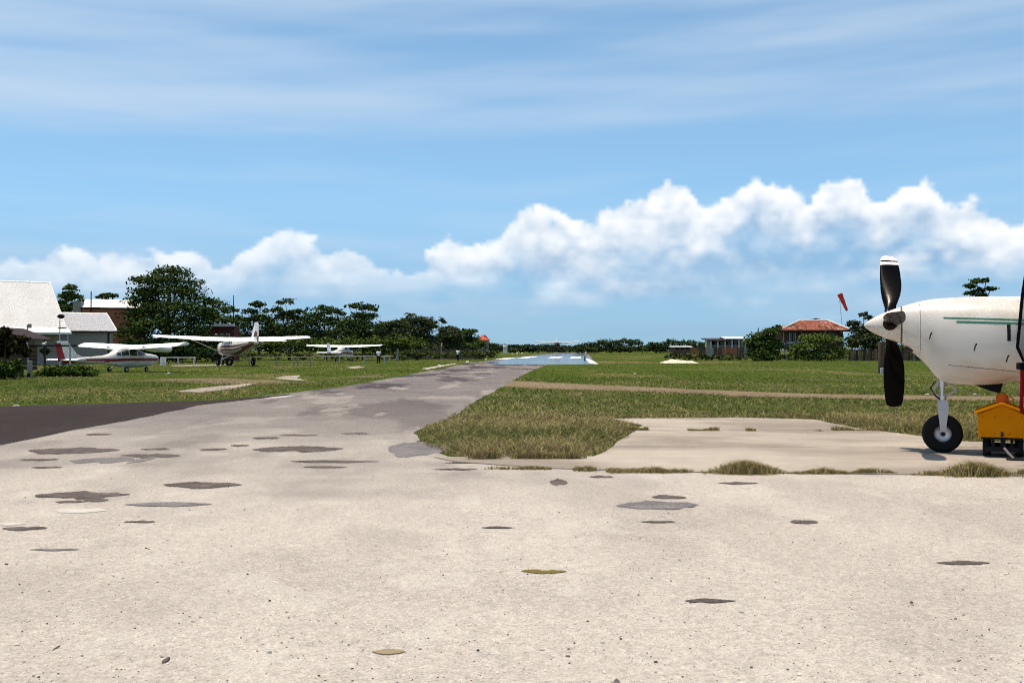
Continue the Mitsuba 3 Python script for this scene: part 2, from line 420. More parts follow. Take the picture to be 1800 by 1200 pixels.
path_px = [(885, 668), (960, 672), (1100, 678.5), (1220, 684), (1400, 691), (1550, 694), (1800, 697), (2300, 702), (2300, 711), (1800, 705), (1560, 702), (1400, 699), (1300, 697), (1200, 691), (1080, 687), (980, 684), (880, 680)]
path = region(path_px, 0.45, 0.7, 6)
struct('dirt_path', sheet(path, 0.004), 'mat_dirt', 'narrow tan dirt track crossing the grass right of the runway')
verge_px = [(190, 661), (330, 660), (560, 662), (690, 660), (640, 668), (500, 674), (420, 678), (330, 672), (180, 668)]
verge = region(verge_px, 0.6, 0.9, 7)
struct('bare_verge', sheet(verge, 0.004), 'mat_verge', 'bare brown strip in the grass left of the runway')
pale_regions = []
for k, (pts, lab) in enumerate([
        ([(308, 688), (350, 682), (420, 676), (452, 672.5), (440, 677), (400, 685), (350, 690)], 'long pale bare strip in the grass beside the dark taxiway'),
        ([(483, 665), (500, 661), (528, 659.5), (522, 665), (540, 669), (500, 667)], 'small forked pale bare spot in the left grass'),
        ([(608, 645.5), (630, 643.5), (642, 645.5), (622, 647.5)], 'short pale bare spot near the man in the grass'),
        ([(452, 699.5), (500, 695.5), (520, 696), (478, 700)], 'white crumbling edge where the runway meets the left grass'),
        ([(300, 642), (405, 640.2), (412, 641.5), (360, 643.5), (302, 644)], 'narrow concrete hardstand under the distant tail-on aircraft')]):
    r = region(pts, 0.15, 0.5, 20 + k)
    pale_regions.append(r)
    struct('bare_ground' if k < 4 else 'hardstand', sheet(r, 0.009), 'mat_slab' if k != 3 else 'mat_chalk', lab)

# dark and pale patches in the worn surface, many thin dark ones painting pothole shadow: (x0, x1, y0, y1, material)
patches = [(62, 232, 861, 880, 0), (283, 428, 845.5, 861, 0), (46, 214, 785, 799.5, 0), (210, 322, 796.5, 806, 0), (122, 235, 803, 818, 1), (235, 262, 803, 816, 1), (442, 606, 783.5, 797, 0), (508, 668, 809, 814.5, 0), (532, 612, 819.5, 823.5, 0),
           (966, 998, 841.5, 855, 0), (1262, 1334, 847.5, 852.5, 0), (1144, 1206, 870, 879.5, 0), (1080, 1232, 880, 899, 1), (1126, 1187, 915.5, 920.5, 0), (1388, 1438, 914.5, 922.5, 0), (1643, 1740, 986, 994.5, 0), (1202, 1294, 1052.5, 1061.5, 0),
           (915, 997, 1000.5, 1009, 2), (654, 714, 1141, 1152, 3), (846, 902, 925.5, 930.5, 0), (218, 274, 915.5, 920.5, 0), (4, 84, 925, 934, 0), (98, 150, 880, 885.5, 0), (150, 192, 876, 884, 0), (218, 374, 883, 892, 1), (52, 142, 964.5, 969.5, 1),
           (153, 198, 761.5, 765.5, 0), (32, 104, 806, 811, 0), (55, 110, 820, 824.5, 0), (246, 302, 788, 792, 0), (443, 492, 768.5, 773, 0), (352, 398, 788, 793, 0), (405, 440, 781.5, 785.5, 0), (598, 650, 761, 764, 0),
           (490, 560, 763.5, 767, 0), (95, 190, 892, 904, 4), (0, 45, 918, 925, 4), (1035, 1078, 836.5, 841, 0), (780, 850, 812, 815.5, 0), (675, 800, 772, 806, 1), (760, 840, 823, 828, 0)]
mats = ['mat_patch', 'mat_grey_patch', 'mat_olive', 'mat_tan', 'mat_chalk']
for k, (x0, x1, y0, y1, m) in enumerate(patches):
    a, b = at((x0 + x1) / 2, y1), at((x0 + x1) / 2, y0)
    c, rx, ry = (a + b) / 2, (x1 - x0) / 2 / FOC * a[1], max((b[1] - a[1]) / 2 * 0.82, 0.035)
    u = np.linspace(-1, 1, 70)
    q = np.column_stack([u * 2.5, u * 0, np.full(70, k * 7.3)])
    prof_ = (1 - np.abs(u) ** 2.2) ** (0.78 if x1 - x0 > 50 else 0.5)
    hi = ry * prof_ * (0.75 + 1.3 * (meshkit.fbm(q, 4, k) - 0.4)) + ry * 0.16 * (meshkit.fbm(q * 5, 3, k) - 0.5) * prof_ ** 0.3
    lo = -ry * prof_ * (0.75 + 1.3 * (meshkit.fbm(q + 31, 4, k + 3) - 0.4)) - ry * 0.16 * (meshkit.fbm(q * 5 + 9, 3, k) - 0.5) * prof_ ** 0.3
    lo = np.minimum(lo, hi - 0.004)
    mid_ = ry * 0.7 * (meshkit.fbm(q * 0.5 + 77, 3, k) - 0.5)
    pg_ = sg.Polygon(np.vstack([np.column_stack([c[0] + rx * u, c[1] + mid_ + hi]), np.column_stack([c[0] + rx * u, c[1] + mid_ + lo])[::-1]])).buffer(0)
    obj('apron', 'patch', sheet(pg_, 0.011 if m != 4 else 0.0105), mats[m])

# mirror sheet added for the mirage on the dry far runway, and the white threshold bars
mirage_px = [(868, 640.5), (850, 637), (880, 633.5), (915, 628), (960, 623), (990, 620.6), (1027, 620.6), (1032, 624), (1046, 638), (1040, 640)]
mirage_area = region(mirage_px, 0.35, 2.0, 9)
struct('water', sheet(mirage_area, 0.013), 'mat_mirage', 'added mirror sheet standing for the mirage of sky at the far runway end')
for x0, x1, y0, y1 in [(868, 889, 628.8, 631.4), (907, 927, 626.5, 629.4), (962, 984, 626.8, 629.2), (1001, 1021, 627, 629.8)]:
    a, b, c, d = at(x0, y1), at(x1, y1), at(x1, y0), at(x0, y0)
    sl = 0.066
    w = b[0] - a[0]
    pts = [(a[0], a[1]), (a[0] + w, a[1]), (a[0] + w + sl * (d[1] - a[1]), d[1]), (a[0] + sl * (d[1] - a[1]), d[1])]
    obj('runway', 'threshold_bar', sheet(sg.Polygon(pts), 0.018), 'mat_white_flat')
edge = region([(1052, 640.5), (1037, 638.5), (1029, 631), (1033, 629.5), (1043, 634.5)], 0.0)
obj('runway', 'edge_line', sheet(edge, 0.018), 'mat_white_flat')
edge = region([(740, 648), (800, 638.5), (803, 639.2), (752, 649)], 0.1, 1.0, 3)
obj('runway', 'edge_line', sheet(edge, 0.018), 'mat_chalk')

# loose grit on the apron
def scatter_stones(n, rad, lo, hi, seed, dark):
    g = np.random.default_rng(seed)
    ico = trimesh.creation.icosphere(subdivisions=0)
    d = 1 / (1 / hi + g.random(n) * (1 / lo - 1 / hi))
    x = (g.random(n) * 2.3 - 1.15) * 900 / FOC * d
    keep = shapely.contains_xy(apron, x, d)
    x, d = x[keep], d[keep]; n = len(x)
    s = rad * np.exp(g.normal(0, 0.45, n))
    v = ico.vertices[None] * (0.7 + 0.6 * g.random((n, 12, 1))) * s[:, None, None] * np.array([1.2, 1.0, 0.7])
    v = v + np.stack([x, d, 0.006 + s * 0.35], 1)[:, None]
    f = ico.faces[None] + (np.arange(n) * 12)[:, None, None]
    base = np.where(g.random((n, 1)) < dark, [[0.10, 0.085, 0.075]], [[0.50, 0.47, 0.41]]) * (0.6 + 0.8 * g.random((n, 1)))
    return tm(v.reshape(-1, 3), f.reshape(-1, 3)), np.repeat(base, 12, 0)


m, c = scatter_stones(7000, 0.0028, 4.5, 13.5, 3, 0.25)
single('gravel', m, 'mat_vegetation', 'fine loose gravel scattered over the pale apron', kind='stuff', color=c)

# ------------------------------------------------------------------ vegetation
def grass(poly, n, dmin, dmax, h, w, seed, dry=0.35, lean=0.5, tri=1, power=0.5, noise_scale=1.0, tone=1.0, edge=0.0):
    """Upright blades spread over a region; far blades stand for small tufts and are wider."""
    g = np.random.default_rng(seed)
    x0, _, x1, _ = poly.bounds
    lo, hi = dmin ** power, dmax ** power
    d = (lo + g.random(n) * (hi - lo)) ** (1 / power)
    a0, a1 = max(x0, -0.62 * dmax) / dmax, min(x1, 0.62 * dmax) / dmax
    a = -0.60 + g.random(n) * 1.2
    x = a * d
    keep = shapely.contains_xy(poly, x, d)
    x, d = x[keep], d[keep]; n = len(x)
    q = np.column_stack([x * 0.35, d * 0.35, np.full(n, seed)]) * noise_scale
    big, med = meshkit.fbm(q * np.array([0.25, 0.5, 1]), 4, 3), meshkit.fbm(q * 3, 3, 5)
    hh = h * (0.5 + 1.0 * g.random(n)) * (0.45 + 1.1 * med)
    ww = w * (0.6 + 0.8 * g.random(n)) * np.sqrt(np.maximum(d / dmin, 1))
    t = np_ss(0.36, 0.66, 0.95 * (big - 0.5) + 0.3 * (med - 0.5) + 0.25 + 0.45 * g.random(n) * (dry * 2))[:, None]
    if edge:
        hh = hh * np.clip(shapely.distance(poly.boundary, shapely.points(x, d)) / edge, 0.22, 1)
    bare = meshkit.fbm(q * 1.7 + 9, 4, 8) < 0.36
    hh = np.where(bare, hh * 0.35, hh)
    hd = g.random(n) * 2 * np.pi
    side = np.stack([np.cos(hd), np.sin(hd), 0 * hd], 1) * ww[:, None] / 2
    ld = g.random(n) * 2 * np.pi
    ln = np.stack([np.cos(ld), np.sin(ld), 0 * ld], 1) * (hh * lean * g.random(n))[:, None]
    base = np.stack([x, d, 0 * x], 1)
    up = np.array([0, 0, 1.0])
    if tri == 1:
        v = np.stack([base - side, base + side, base + ln + up * hh[:, None]], 1)
        f = np.array([[0, 1, 2]])
    else:
        mid = base + ln * 0.35 + up * hh[:, None] * 0.6
        v = np.stack([base - side, base + side, mid - side * 0.7, mid + side * 0.7, base + ln + up * (hh * 0.95)[:, None]], 1)
        f = np.array([[0, 1, 3], [0, 3, 2], [2, 3, 4]])
    f = (f[None] + (np.arange(n) * v.shape[1])[:, None, None]).reshape(-1, 3)
    col = (np.array([0.096, 0.114, 0.034]) * (0.6 + 0.8 * g.random((n, 1)))) * (1 - t) + np.array([0.29, 0.235, 0.115]) * (0.6 + 0.6 * g.random((n, 1))) * t
    return tm(v.reshape(-1, 3), f), np.repeat(col * tone, v.shape[1], 0)


field_px = [(838, 706), (870, 690), (900, 671), (940, 651), (1053, 641.5), (1062, 633), (2300, 633), (2600, 800), (1800, 779), (1690, 777), (1615, 767), (1500, 752), (1430, 738), (1300, 734.5), (1012, 738), (1100, 742), (1128, 748),
            (1105, 766), (1062, 795), (1045, 804), (930, 807), (800, 806), (770, 794), (745, 777), (730, 763), (745, 752), (800, 730)]
field = region(field_px, 0.22, 0.3, 30)
field_open = field.difference(path.buffer(-0.25))
left_px = [(-700, 735), (0, 712.5), (190, 707.5), (385, 702.5), (440, 696), (500, 690), (600, 678), (700, 660), (770, 647), (800, 640), (850, 631), (850, 626), (560, 626), (200, 626), (-700, 626)]
left_field = region(left_px, 0.3, 0.5, 31)
left_open = left_field.difference(verge.buffer(-1.0))
for r in pale_regions: left_open = left_open.difference(r.buffer(-0.05))
wedge = field.intersection(sg.box(-30, 0, 12, 24.5))
parts = [grass(wedge, 260000, 13.5, 24.5, 0.15, 0.009, 41, dry=0.72, lean=2.0, tri=3, noise_scale=2.2, tone=1.3, edge=0.45),
         grass(field_open.intersection(sg.box(-60, 23, 90, 60)), 90000, 23, 60, 0.060, 0.020, 42, dry=0.34, lean=2.6, tri=1, tone=1.1),
         grass(field_open.intersection(sg.box(-90, 60, 140, 170)), 26000, 60, 170, 0.08, 0.04, 43, dry=0.24, lean=2.6, tri=1, tone=1.1),
         grass(field_open.intersection(sg.box(-30, 15, 60, 40)), 60000, 15, 40, 0.08, 0.012, 47, dry=0.55, lean=2.4, tri=1, tone=1.15)]
single('grass', join([p[0] for p in parts]), 'mat_vegetation', 'green and straw coloured grass covering the field right of the runway', 'grass', kind='stuff', color=np.vstack([p[1] for p in parts]))
parts = [grass(left_open.intersection(sg.box(-60, 20, 10, 60)), 90000, 22, 60, 0.065, 0.020, 44, dry=0.40, lean=2.6, tri=1, tone=1.1),
         grass(left_open.intersection(sg.box(-120, 60, 10, 170)), 36000, 60, 170, 0.09, 0.04, 45, dry=0.36, lean=2.6, tri=1, tone=1.1),
         grass(verge, 9000, 36, 80, 0.06, 0.03, 46, dry=0.6, lean=2.6, tri=1, tone=1.0)]
single('grass', join([p[0] for p in parts]), 'mat_vegetation', 'green and straw coloured grass covering the verge left of the runway', 'grass', kind='stuff', color=np.vstack([p[1] for p in parts]))


def weeds(px0, px1, py, width, n, h, seed, gaps=0.4, tone=1.0):
    g = np.random.default_rng(seed)
    a, b = at(px0, py), at(px1, py)
    t = g.random(n)
    x = a[0] + (b[0] - a[0]) * t
    keep = meshkit.fbm(np.column_stack([x * 2.1, x * 0, np.full(n, seed)]), 3, seed) > gaps + 0.22 * g.random(n) - 0.06 + 0.35 * np.maximum(0, 1 - 7 * np.minimum(t, 1 - t))
    x = x[keep]; n = len(x)
    y = a[1] + g.normal(0, 1, n) * width * (0.4 + meshkit.noise(np.column_stack([x * 1.3, x * 0, x * 0 + seed]), 4))
    return x, y


def blades(x, y, z0, h, w, g, dry, spread=0.8, tone=1.0):
    n = len(x)
    hd, ld = g.random(n) * 2 * np.pi, g.random(n) * 2 * np.pi
    side = np.stack([np.cos(hd), np.sin(hd), 0 * hd], 1) * (w * (0.6 + 0.8 * g.random(n)))[:, None] / 2
    ln = np.stack([np.cos(ld), np.sin(ld), 0 * ld], 1) * (h * spread * g.random(n))[:, None]
    base, up = np.stack([x, y, np.full(n, z0)], 1), np.array([0, 0, 1.0])
    mid = base + ln * 0.3 + up * (h * 0.62)[:, None]
    v = np.stack([base - side, base + side, mid - side * 0.75, mid + side * 0.75, base + ln + up * (h * 0.95)[:, None]], 1)
    f = (np.array([[0, 1, 3], [0, 3, 2], [2, 3, 4]])[None] + (np.arange(n) * 5)[:, None, None]).reshape(-1, 3)
    t = (g.random((n, 1)) < dry) * 1.0
    col = np.array([0.14, 0.145, 0.045]) * (0.6 + 0.8 * g.random((n, 1))) * (1 - t) + np.array([0.34, 0.26, 0.13]) * (0.6 + 0.6 * g.random((n, 1))) * t
    return tm(v.reshape(-1, 3), f), np.repeat(col * tone, 5, 0)


g = np.random.default_rng(51)
parts = []
for (x0, x1, py, wd, n, h, gp) in [(960, 1225, 827.5, 0.06, 3800, 0.045, 0.40), (1055, 1240, 830.5, 0.05, 2400, 0.045, 0.42), (1370, 1610, 833, 0.04, 2600, 0.045, 0.40), (1590, 1680, 835.5, 0.03, 800, 0.04, 0.36), (830, 985, 825, 0.04, 1500, 0.03, 0.46),
                                   (1205, 1265, 758, 0.10, 1500, 0.05, 0.25), (1310, 1330, 758.5, 0.05, 200, 0.04, 0.2), (1425, 1445, 758.5, 0.05, 200, 0.04, 0.2), (1460, 1560, 757.5, 0.10, 900, 0.06, 0.3), (1100, 1140, 757, 0.1, 700, 0.06, 0.3),
                                   (820, 1040, 807.5, 0.06, 2600, 0.09, 0.3), (1790, 1830, 836, 0.05, 700, 0.05, 0.3)]:
    x, y = weeds(x0, x1, py, wd, n, h, 60 + len(parts), gp)
    parts.append(blades(x, y, 0.005, h * (0.5 + g.random(len(x))) * (0.15 + 1.9 * meshkit.fbm(np.column_stack([x * 3.3, x * 0, x * 0 + 2]), 3, 6)), 0.009, g, 0.68, 1.2, 1.15))
single('weeds', join([p[0] for p in parts]), 'mat_vegetation', 'low straw coloured weeds growing along the joints of the apron', 'weeds', kind='stuff', color=np.vstack([p[1] for p in parts]))
for (pxc, py, half, hgt, n, lab) in [(1312, 833, 72, 0.17, 2600, 'broad low tuft of dry grass at the stand edge left of the nose wheel'), (1718, 837, 72, 0.18, 2800, 'bushy tuft of dry grass at the stand edge in front of the yellow cart')]:
    c = at(pxc, py)
    s = half / FOC * c[1]
    u = np.clip(g.normal(0, 0.42, n), -1.05, 1.05)
    x, y = c[0] + u * s, c[1] + 0.06 + g.normal(0, 0.09, n)
    hh = hgt * (1 - 0.75 * np.abs(u) ** 1.2) * (0.45 + 0.75 * g.random(n))
    m, col = blades(x, y, 0.006, hh, 0.008, g, 0.62, 1.1, 1.15)
    single('grass_tuft', m, 'mat_vegetation', lab, 'grass tuft', color=col)


def leaf_cloud(pads, n, size, seed, col, clump=12, spread=0.20, up=0.75, vary=0.5, solid=0.55):
    """Leaf quads in clumps on and in a set of ellipsoids (cx, cy, cz, rx, ry, rz)."""
    g = np.random.default_rng(seed)
    pads = np.asarray(pads, float)
    wgt = pads[:, 3] * (pads[:, 5] + 0.5 * pads[:, 4]); wgt /= wgt.sum()
    nc = max(n // clump, 1)
    k = g.choice(len(pads), nc, p=wgt)
    dirs = g.normal(size=(nc, 3)); dirs /= np.linalg.norm(dirs, axis=1, keepdims=True)
    dirs[:, 2] = np.where(g.random(nc) < 0.6, np.abs(dirs[:, 2]), dirs[:, 2] * 0.7)
    r = (solid + (1 - solid) * g.random(nc)) * (0.72 + 0.56 * meshkit.fbm(dirs * 1.7 + k[:, None] * 5.3, 3, seed))
    cc = pads[k, :3] + dirs * pads[k, 3:] * r[:, None]
    cs = np.minimum(pads[k, 3:].mean(1), 3.0) * spread * (0.6 + 0.8 * g.random(nc))
    tone = 0.65 + 0.7 * g.random(nc)
    i = np.repeat(np.arange(nc), clump); m = len(i)
    off = g.normal(size=(m, 3)) * np.array([1.1, 1.1, 0.5])
    p = cc[i] + off * cs[i][:, None]
    nrm = dirs[i] * 0.6 + np.array([0, 0, up]) + g.normal(size=(m, 3)) * 0.75
    nrm /= np.linalg.norm(nrm, axis=1, keepdims=True)
    t1 = np.cross(nrm, g.normal(size=(m, 3))); t1 /= np.linalg.norm(t1, axis=1, keepdims=True)
    t2 = np.cross(nrm, t1)
    sz = size * (0.55 + 0.8 * g.random((m, 1)))
    v = np.stack([p - t1 * sz, p - t2 * sz * 0.55 + nrm * sz * 0.15, p + t1 * sz, p + t2 * sz * 0.55 + nrm * sz * 0.15], 1)
    v[..., 2] = np.maximum(v[..., 2], 0.02)
    f = (np.array([[0, 1, 2], [0, 2, 3]])[None] + (np.arange(m) * 4)[:, None, None]).reshape(-1, 3)
    c = np.asarray(col) * tone[i][:, None] * (1 - vary / 2 + vary * g.random((m, 1))) * np.array([1, 1, 1.0])
    c = c * (1 + (g.random((m, 1)) - 0.5) * np.array([0.35, 0.0, -0.1]))
    return tm(v.reshape(-1, 3), f), np.repeat(c, 4, 0)


def to_pads(pads_px, d, seed, depth=0.8):
    g = np.random.default_rng(seed)
    s = d / FOC
    out = []
    for (px, py, rx, ry) in pads_px:
        dd = d + (g.random() - 0.5) * rx * s * 1.2
        c = pos(px, py, dd)
        out.append([*c, rx * s, max(rx * depth, ry) * s, ry * s])
    return np.array(out)


DARK, MID, LIGHT, OLIVE = (0.047, 0.074, 0.020), (0.060, 0.094, 0.023), (0.088, 0.125, 0.030), (0.068, 0.084, 0.036)


def tree(label, d, base_px, pads_px, n, size, col, seed, cat='tree', name='tree', group=None, trunk=0.28, **kw):
    key = thing(name, label, cat, group)
    pads = to_pads(pads_px, d, seed)
    c = pos(base_px, HZ, d); base = np.array([c[0], d, 0.0])
    mid = pads[:, :3].mean(0); mid = np.array([mid[0] * 0.6 + base[0] * 0.4, mid[1], max(mid[2] * 0.55, 0.6)])
    limbs = [pipe([base, base * 0.5 + mid * 0.5 + [0.1, 0, 0], mid], [trunk, trunk * 0.8, trunk * 0.62], 7)]
    for p in pads:
        q = p[:3] - [0, 0, p[5] * 0.3]
        if np.linalg.norm(q - mid) < 0.3: continue
        limbs.append(pipe([mid, mid * 0.45 + q * 0.55 + [0, 0, 0.15 * np.linalg.norm(q - mid) * (0.3 if q[2] > mid[2] else -0.1)], q], [trunk * 0.5, trunk * 0.3, trunk * 0.12], 5))
    obj(key, 'trunk', join(limbs), 'mat_bark', True)
    m, cl = leaf_cloud(pads, n, size, seed, col, **kw)
    obj(key, 'crown', m, 'mat_vegetation', False, color=cl)
    return key


def bush(label, d, pads_px, n, size, col, seed, name='bush', cat='bush', group=None, **kw):
    key = thing(name, label, cat, group)
    pads = to_pads(pads_px, d, seed)
    stems = []
    for p in pads:
        stems.append(pipe([[p[0], p[1], 0.0], [p[0] + p[3] * 0.1, p[1], max(p[2] * 0.6, 0.1)], [p[0] + p[3] * 0.25, p[1], max(p[2], 0.2)]], [0.06, 0.045, 0.02], 5))
    obj(key, 'stem', join(stems), 'mat_bark', True)
    m, cl = leaf_cloud(pads, n, size, seed, col, **kw)
    obj(key, 'foliage', m, 'mat_vegetation', False, color=cl)
    return key


tree('tallest dark green tree with layered branches, beside the brick red building', 142, 290, [(300, 481, 40, 12), (272, 494, 40, 12), (330, 499, 30, 12), (300, 515, 58, 15), (252, 514, 30, 8), (248, 530, 34, 12), (350, 529, 24, 10), (310, 545, 64, 18),
     (252, 556, 38, 16), (290, 575, 70, 20), (355, 562, 30, 14), (235, 588, 34, 16), (330, 600, 48, 18), (255, 612, 48, 16), (300, 618, 40, 14)], 17000, 0.22, DARK, 101, trunk=0.4)
tree('small round dark tree behind the gap between the white hangar and the grey shed', 150, 124, [(124, 509, 12, 9), (124, 522, 20, 9), (108, 533, 9, 7), (140, 534, 12, 8), (124, 543, 25, 8), (124, 560, 28, 12)], 3600, 0.24, MID, 102)
tree('dark treetop just showing above the white roof of the brick red building', 172, 188, [(190, 520, 15, 4), (178, 522, 8, 4), (188, 534, 18, 9)], 1200, 0.25, DARK, 103)
tree('mid green tree with a ragged top to the right of the tallest tree', 168, 385, [(380, 535, 22, 9), (402, 546, 17, 9), (363, 552, 26, 11), (393, 565, 30, 13), (370, 585, 36, 17), (418, 563, 14, 10), (400, 600, 30, 14)], 5200, 0.22, MID, 104)
tree('dark tree with a two-lobed top behind the tail fin of the tail-on aircraft', 168, 455, [(452, 535, 13, 7), (440, 549, 13, 8), (468, 549, 13, 8), (455, 563, 29, 11), (430, 576, 20, 12), (476, 582, 24, 15), (450, 598, 34, 13)], 5000, 0.22, DARK, 105)
tree('dark tree with a long side branch reaching right, third tree right of the tallest', 168, 508, [(502, 532, 17, 7), (490, 546, 13, 8), (520, 549, 17, 6), (538, 545, 8, 4), (505, 561, 30, 12), (490, 582, 28, 15), (526, 580, 24, 16), (510, 602, 36, 13)], 5200, 0.22, DARK, 106)
tree('broad dark tree with a domed crown left of the flat-topped tree', 166, 572, [(570, 545, 22, 8), (552, 557, 20, 9), (590, 551, 18, 8), (570, 569, 42, 14), (545, 587, 24, 14), (600, 587, 32, 17), (570, 604, 44, 14)], 6200, 0.22, DARK, 107)
tree('dark tree with a flat table-like top branch standing clear against the sky', 167, 638, [(637, 540, 25, 6), (614, 539, 9, 4), (656, 545, 10, 4), (640, 557, 26, 9), (620, 571, 31, 13), (650, 582, 24, 17), (636, 604, 38, 14)], 5600, 0.22, DARK, 108)
tree('grey green tree just right of the flat-topped tree', 182, 690, [(680, 575, 15, 9), (696, 571, 17, 9), (690, 591, 28, 15), (674, 602, 18, 12), (698, 608, 22, 10)], 5200, 0.26, OLIVE, 109)
tree('grey green spreading tree under the palm', 190, 735, [(720, 566, 20, 7), (742, 564, 21, 6), (756, 573, 16, 8), (730, 581, 30, 13), (715, 597, 24, 12), (750, 599, 24, 12), (735, 611, 34, 8)], 7000, 0.26, OLIVE, 110)
tree('thin feathery grey tree right of the palm', 200, 780, [(776, 566, 6, 9), (782, 582, 13, 9), (795, 579, 14, 6), (780, 599, 20, 11), (802, 597, 18, 9), (790, 590, 20, 10), (785, 610, 30, 8)], 5000, 0.26, OLIVE, 111, solid=0.4)
tree('low dark tree at the right end of the left treeline beside the pink roof', 205, 824, [(815, 586, 15, 7), (829, 583, 9, 6), (825, 599, 20, 9), (840, 605, 13, 7), (818, 610, 26, 7)], 4200, 0.28, MID, 112)
tree('lone tree with an open crown seen above the nose of the near aircraft', 120, 1720, [(1718, 495, 13, 5), (1734, 492, 6, 5), (1705, 503, 10, 5), (1721, 511, 11, 6), (1741, 508, 11, 4), (1705, 517, 10, 5), (1726, 520, 12, 4), (1715, 535, 22, 8)], 3000, 0.17, DARK, 113, solid=0.3, spread=0.22)
tree('rounded green tree left of the red roofed house', 155, 1345, [(1336, 592, 20, 8), (1355, 584, 15, 8), (1366, 576, 9, 5), (1325, 606, 20, 13), (1352, 606, 24, 15), (1340, 622, 30, 11)], 5200, 0.22, MID, 114)
tree('dark treetop just showing over the ridge of the red roofed house', 195, 1433, [(1433, 563, 8, 3), (1436, 575, 14, 8)], 800, 0.25, DARK, 115)
tree('ragged dark tree behind the pointed nose of the near aircraft', 165, 1520, [(1518, 553, 8, 5), (1527, 561, 10, 6), (1500, 569, 13, 7), (1515, 581, 21, 9), (1536, 592, 18, 13), (1506, 602, 18, 13), (1540, 612, 18, 10), (1520, 598, 30, 16)], 6000, 0.23, OLIVE, 116, solid=0.4)
bush('light green layered bush in front of the red roofed house', 148, [(1442, 597, 38, 9), (1420, 612, 28, 12), (1466, 618, 26, 9), (1408, 622, 18, 8), (1440, 626, 38, 7)], 5200, 0.20, LIGHT, 121)
bush('dark green bush between the rounded tree and the red roofed house', 146, [(1345, 628, 16, 8), (1332, 632, 9, 6)], 1000, 0.18, DARK, 122)
bush('dark bush below the tallest tree behind the twin engine aircraft', 122, [(232, 612, 26, 14), (262, 622, 30, 14), (296, 626, 26, 12), (320, 618, 22, 14)], 4600, 0.20, (0.022, 0.04, 0.012), 123)
bush('bush with deep shade painted into its leaves behind the tail-on aircraft left wing', 136, [(316, 612, 24, 15), (345, 606, 22, 17), (376, 603, 22, 15), (402, 606, 18, 13), (360, 622, 44, 11)], 5200, 0.20, (0.024, 0.040, 0.012), 128)  # leaf colour darkened to paint the deep shade under the wing
bush('leafy green bush mound beside the thin post in the left foreground grass', 62, [(118, 654, 40, 9), (150, 656, 22, 8), (92, 657, 24, 7)], 3600, 0.11, (0.05, 0.082, 0.018), 124)
bush('dense green bush at the left edge in front of the brown hut', 56, [(8, 652, 26, 18), (26, 646, 14, 14), (-20, 650, 26, 20)], 4200, 0.11, (0.052, 0.085, 0.02), 125)
bush('dark reddish shrub overgrowing the brown hut at the left edge', 60, [(8, 585, 12, 10), (14, 602, 16, 12), (28, 612, 16, 12), (6, 620, 18, 14), (-20, 605, 22, 26), (36, 598, 12, 8), (40, 618, 9, 14)], 4400, 0.12, (0.040, 0.034, 0.014), 126)
bush('small dark shrub by the grey hangar wall', 96, [(79, 618, 6, 9)], 420, 0.13, (0.02, 0.028, 0.012), 127)

# undergrowth below the trees and far scrub: masses nobody could count
und = []
g = np.random.default_rng(77)
for x in np.arange(335, 730, 15):
    und.append((x + g.random() * 8, 609 + 8 * (g.random() - 0.5), 20 + 8 * g.random(), 11 + 7 * g.random()))
m1, c1 = leaf_cloud(to_pads(und, 158, 5, 0.4), 17000, 0.20, 131, LIGHT, vary=0.7)
low = [(x, 624 + 3 * g.random(), 16, 6 + 3 * g.random()) for x in np.arange(330, 720, 14)]
low += [(x, 622 + 4 * g.random(), 12, 5 + 4 * g.random()) for x in np.arange(700, 870, 7)]
m2, c2 = leaf_cloud(to_pads(low, 156, 6, 0.4), 9000, 0.16, 132, (0.085, 0.108, 0.034), vary=0.7)
single('undergrowth', join([m1, m2]), 'mat_vegetation', 'light green undergrowth below the left treeline', 'undergrowth', kind='stuff', color=np.vstack([c1, c2]))
rev = [(x, 628 + 3 * g.random(), 18, 6 + 4 * g.random()) for x in np.arange(1180, 2100, 15)]
rev += [(x, 612 + 5 * g.random(), 24, 12) for x in np.arange(1560, 2100, 20)]
m, c = leaf_cloud(to_pads(rev, 160, 7, 0.4), 14000, 0.22, 133, (0.065, 0.085, 0.028), vary=0.7)
single('undergrowth', m, 'mat_vegetation', 'tall rough grass and shrubs along the right edge of the field', 'undergrowth', kind='stuff', color=c)
dk = [(x + 8 * g.random(), 592 + 10 * g.random() + (4 if x > 660 else 0), 20 + 8 * g.random(), 12 + 5 * g.random()) for x in np.arange(350, 700, 16)]
dk += [(x + 6 * g.random(), 606 + 4 * g.random(), 20, 9) for x in np.arange(690, 850, 12)]
dk += [(x, 603 + 8 * g.random(), 22, 12) for x in np.arange(212, 352, 14)]
dk += [(x + 6 * g.random(), 592 + (x - 680) * 0.085 + 5 * g.random(), 18, 11) for x in np.arange(680, 830, 11)]
m, c = leaf_cloud(to_pads(dk, 212, 17, 0.4), 20000, 0.30, 137, (0.048, 0.066, 0.026), vary=0.6)
single('thicket', m, 'mat_vegetation', 'dark thicket filling the gaps low between the left trees', 'thicket', kind='stuff', color=c)
scr = [(1022, 611, 16, 5), (1040, 607, 16, 6), (1065, 605, 20, 7), (1095, 603, 22, 8), (1118, 602, 14, 8), (1135, 610, 12, 5), (1155, 607, 16, 6), (1185, 604, 22, 7), (1215, 605, 20, 6), (1245, 607, 16, 6)]
scr += [(x, 613 + 2 * g.random(), 20, 6) for x in np.arange(1030, 1340, 18)]
m1, c1 = leaf_cloud(to_pads(scr, 400, 8, 0.6), 16000, 0.42, 134, (0.046, 0.070, 0.026), vary=0.6)
scr = [(x, 610 + 2.5 * g.random(), 14, 4 + 2 * g.random()) for x in np.arange(860, 1040, 9)] + [(845, 606, 16, 6), (866, 608, 14, 5), (882, 611, 10, 4)]
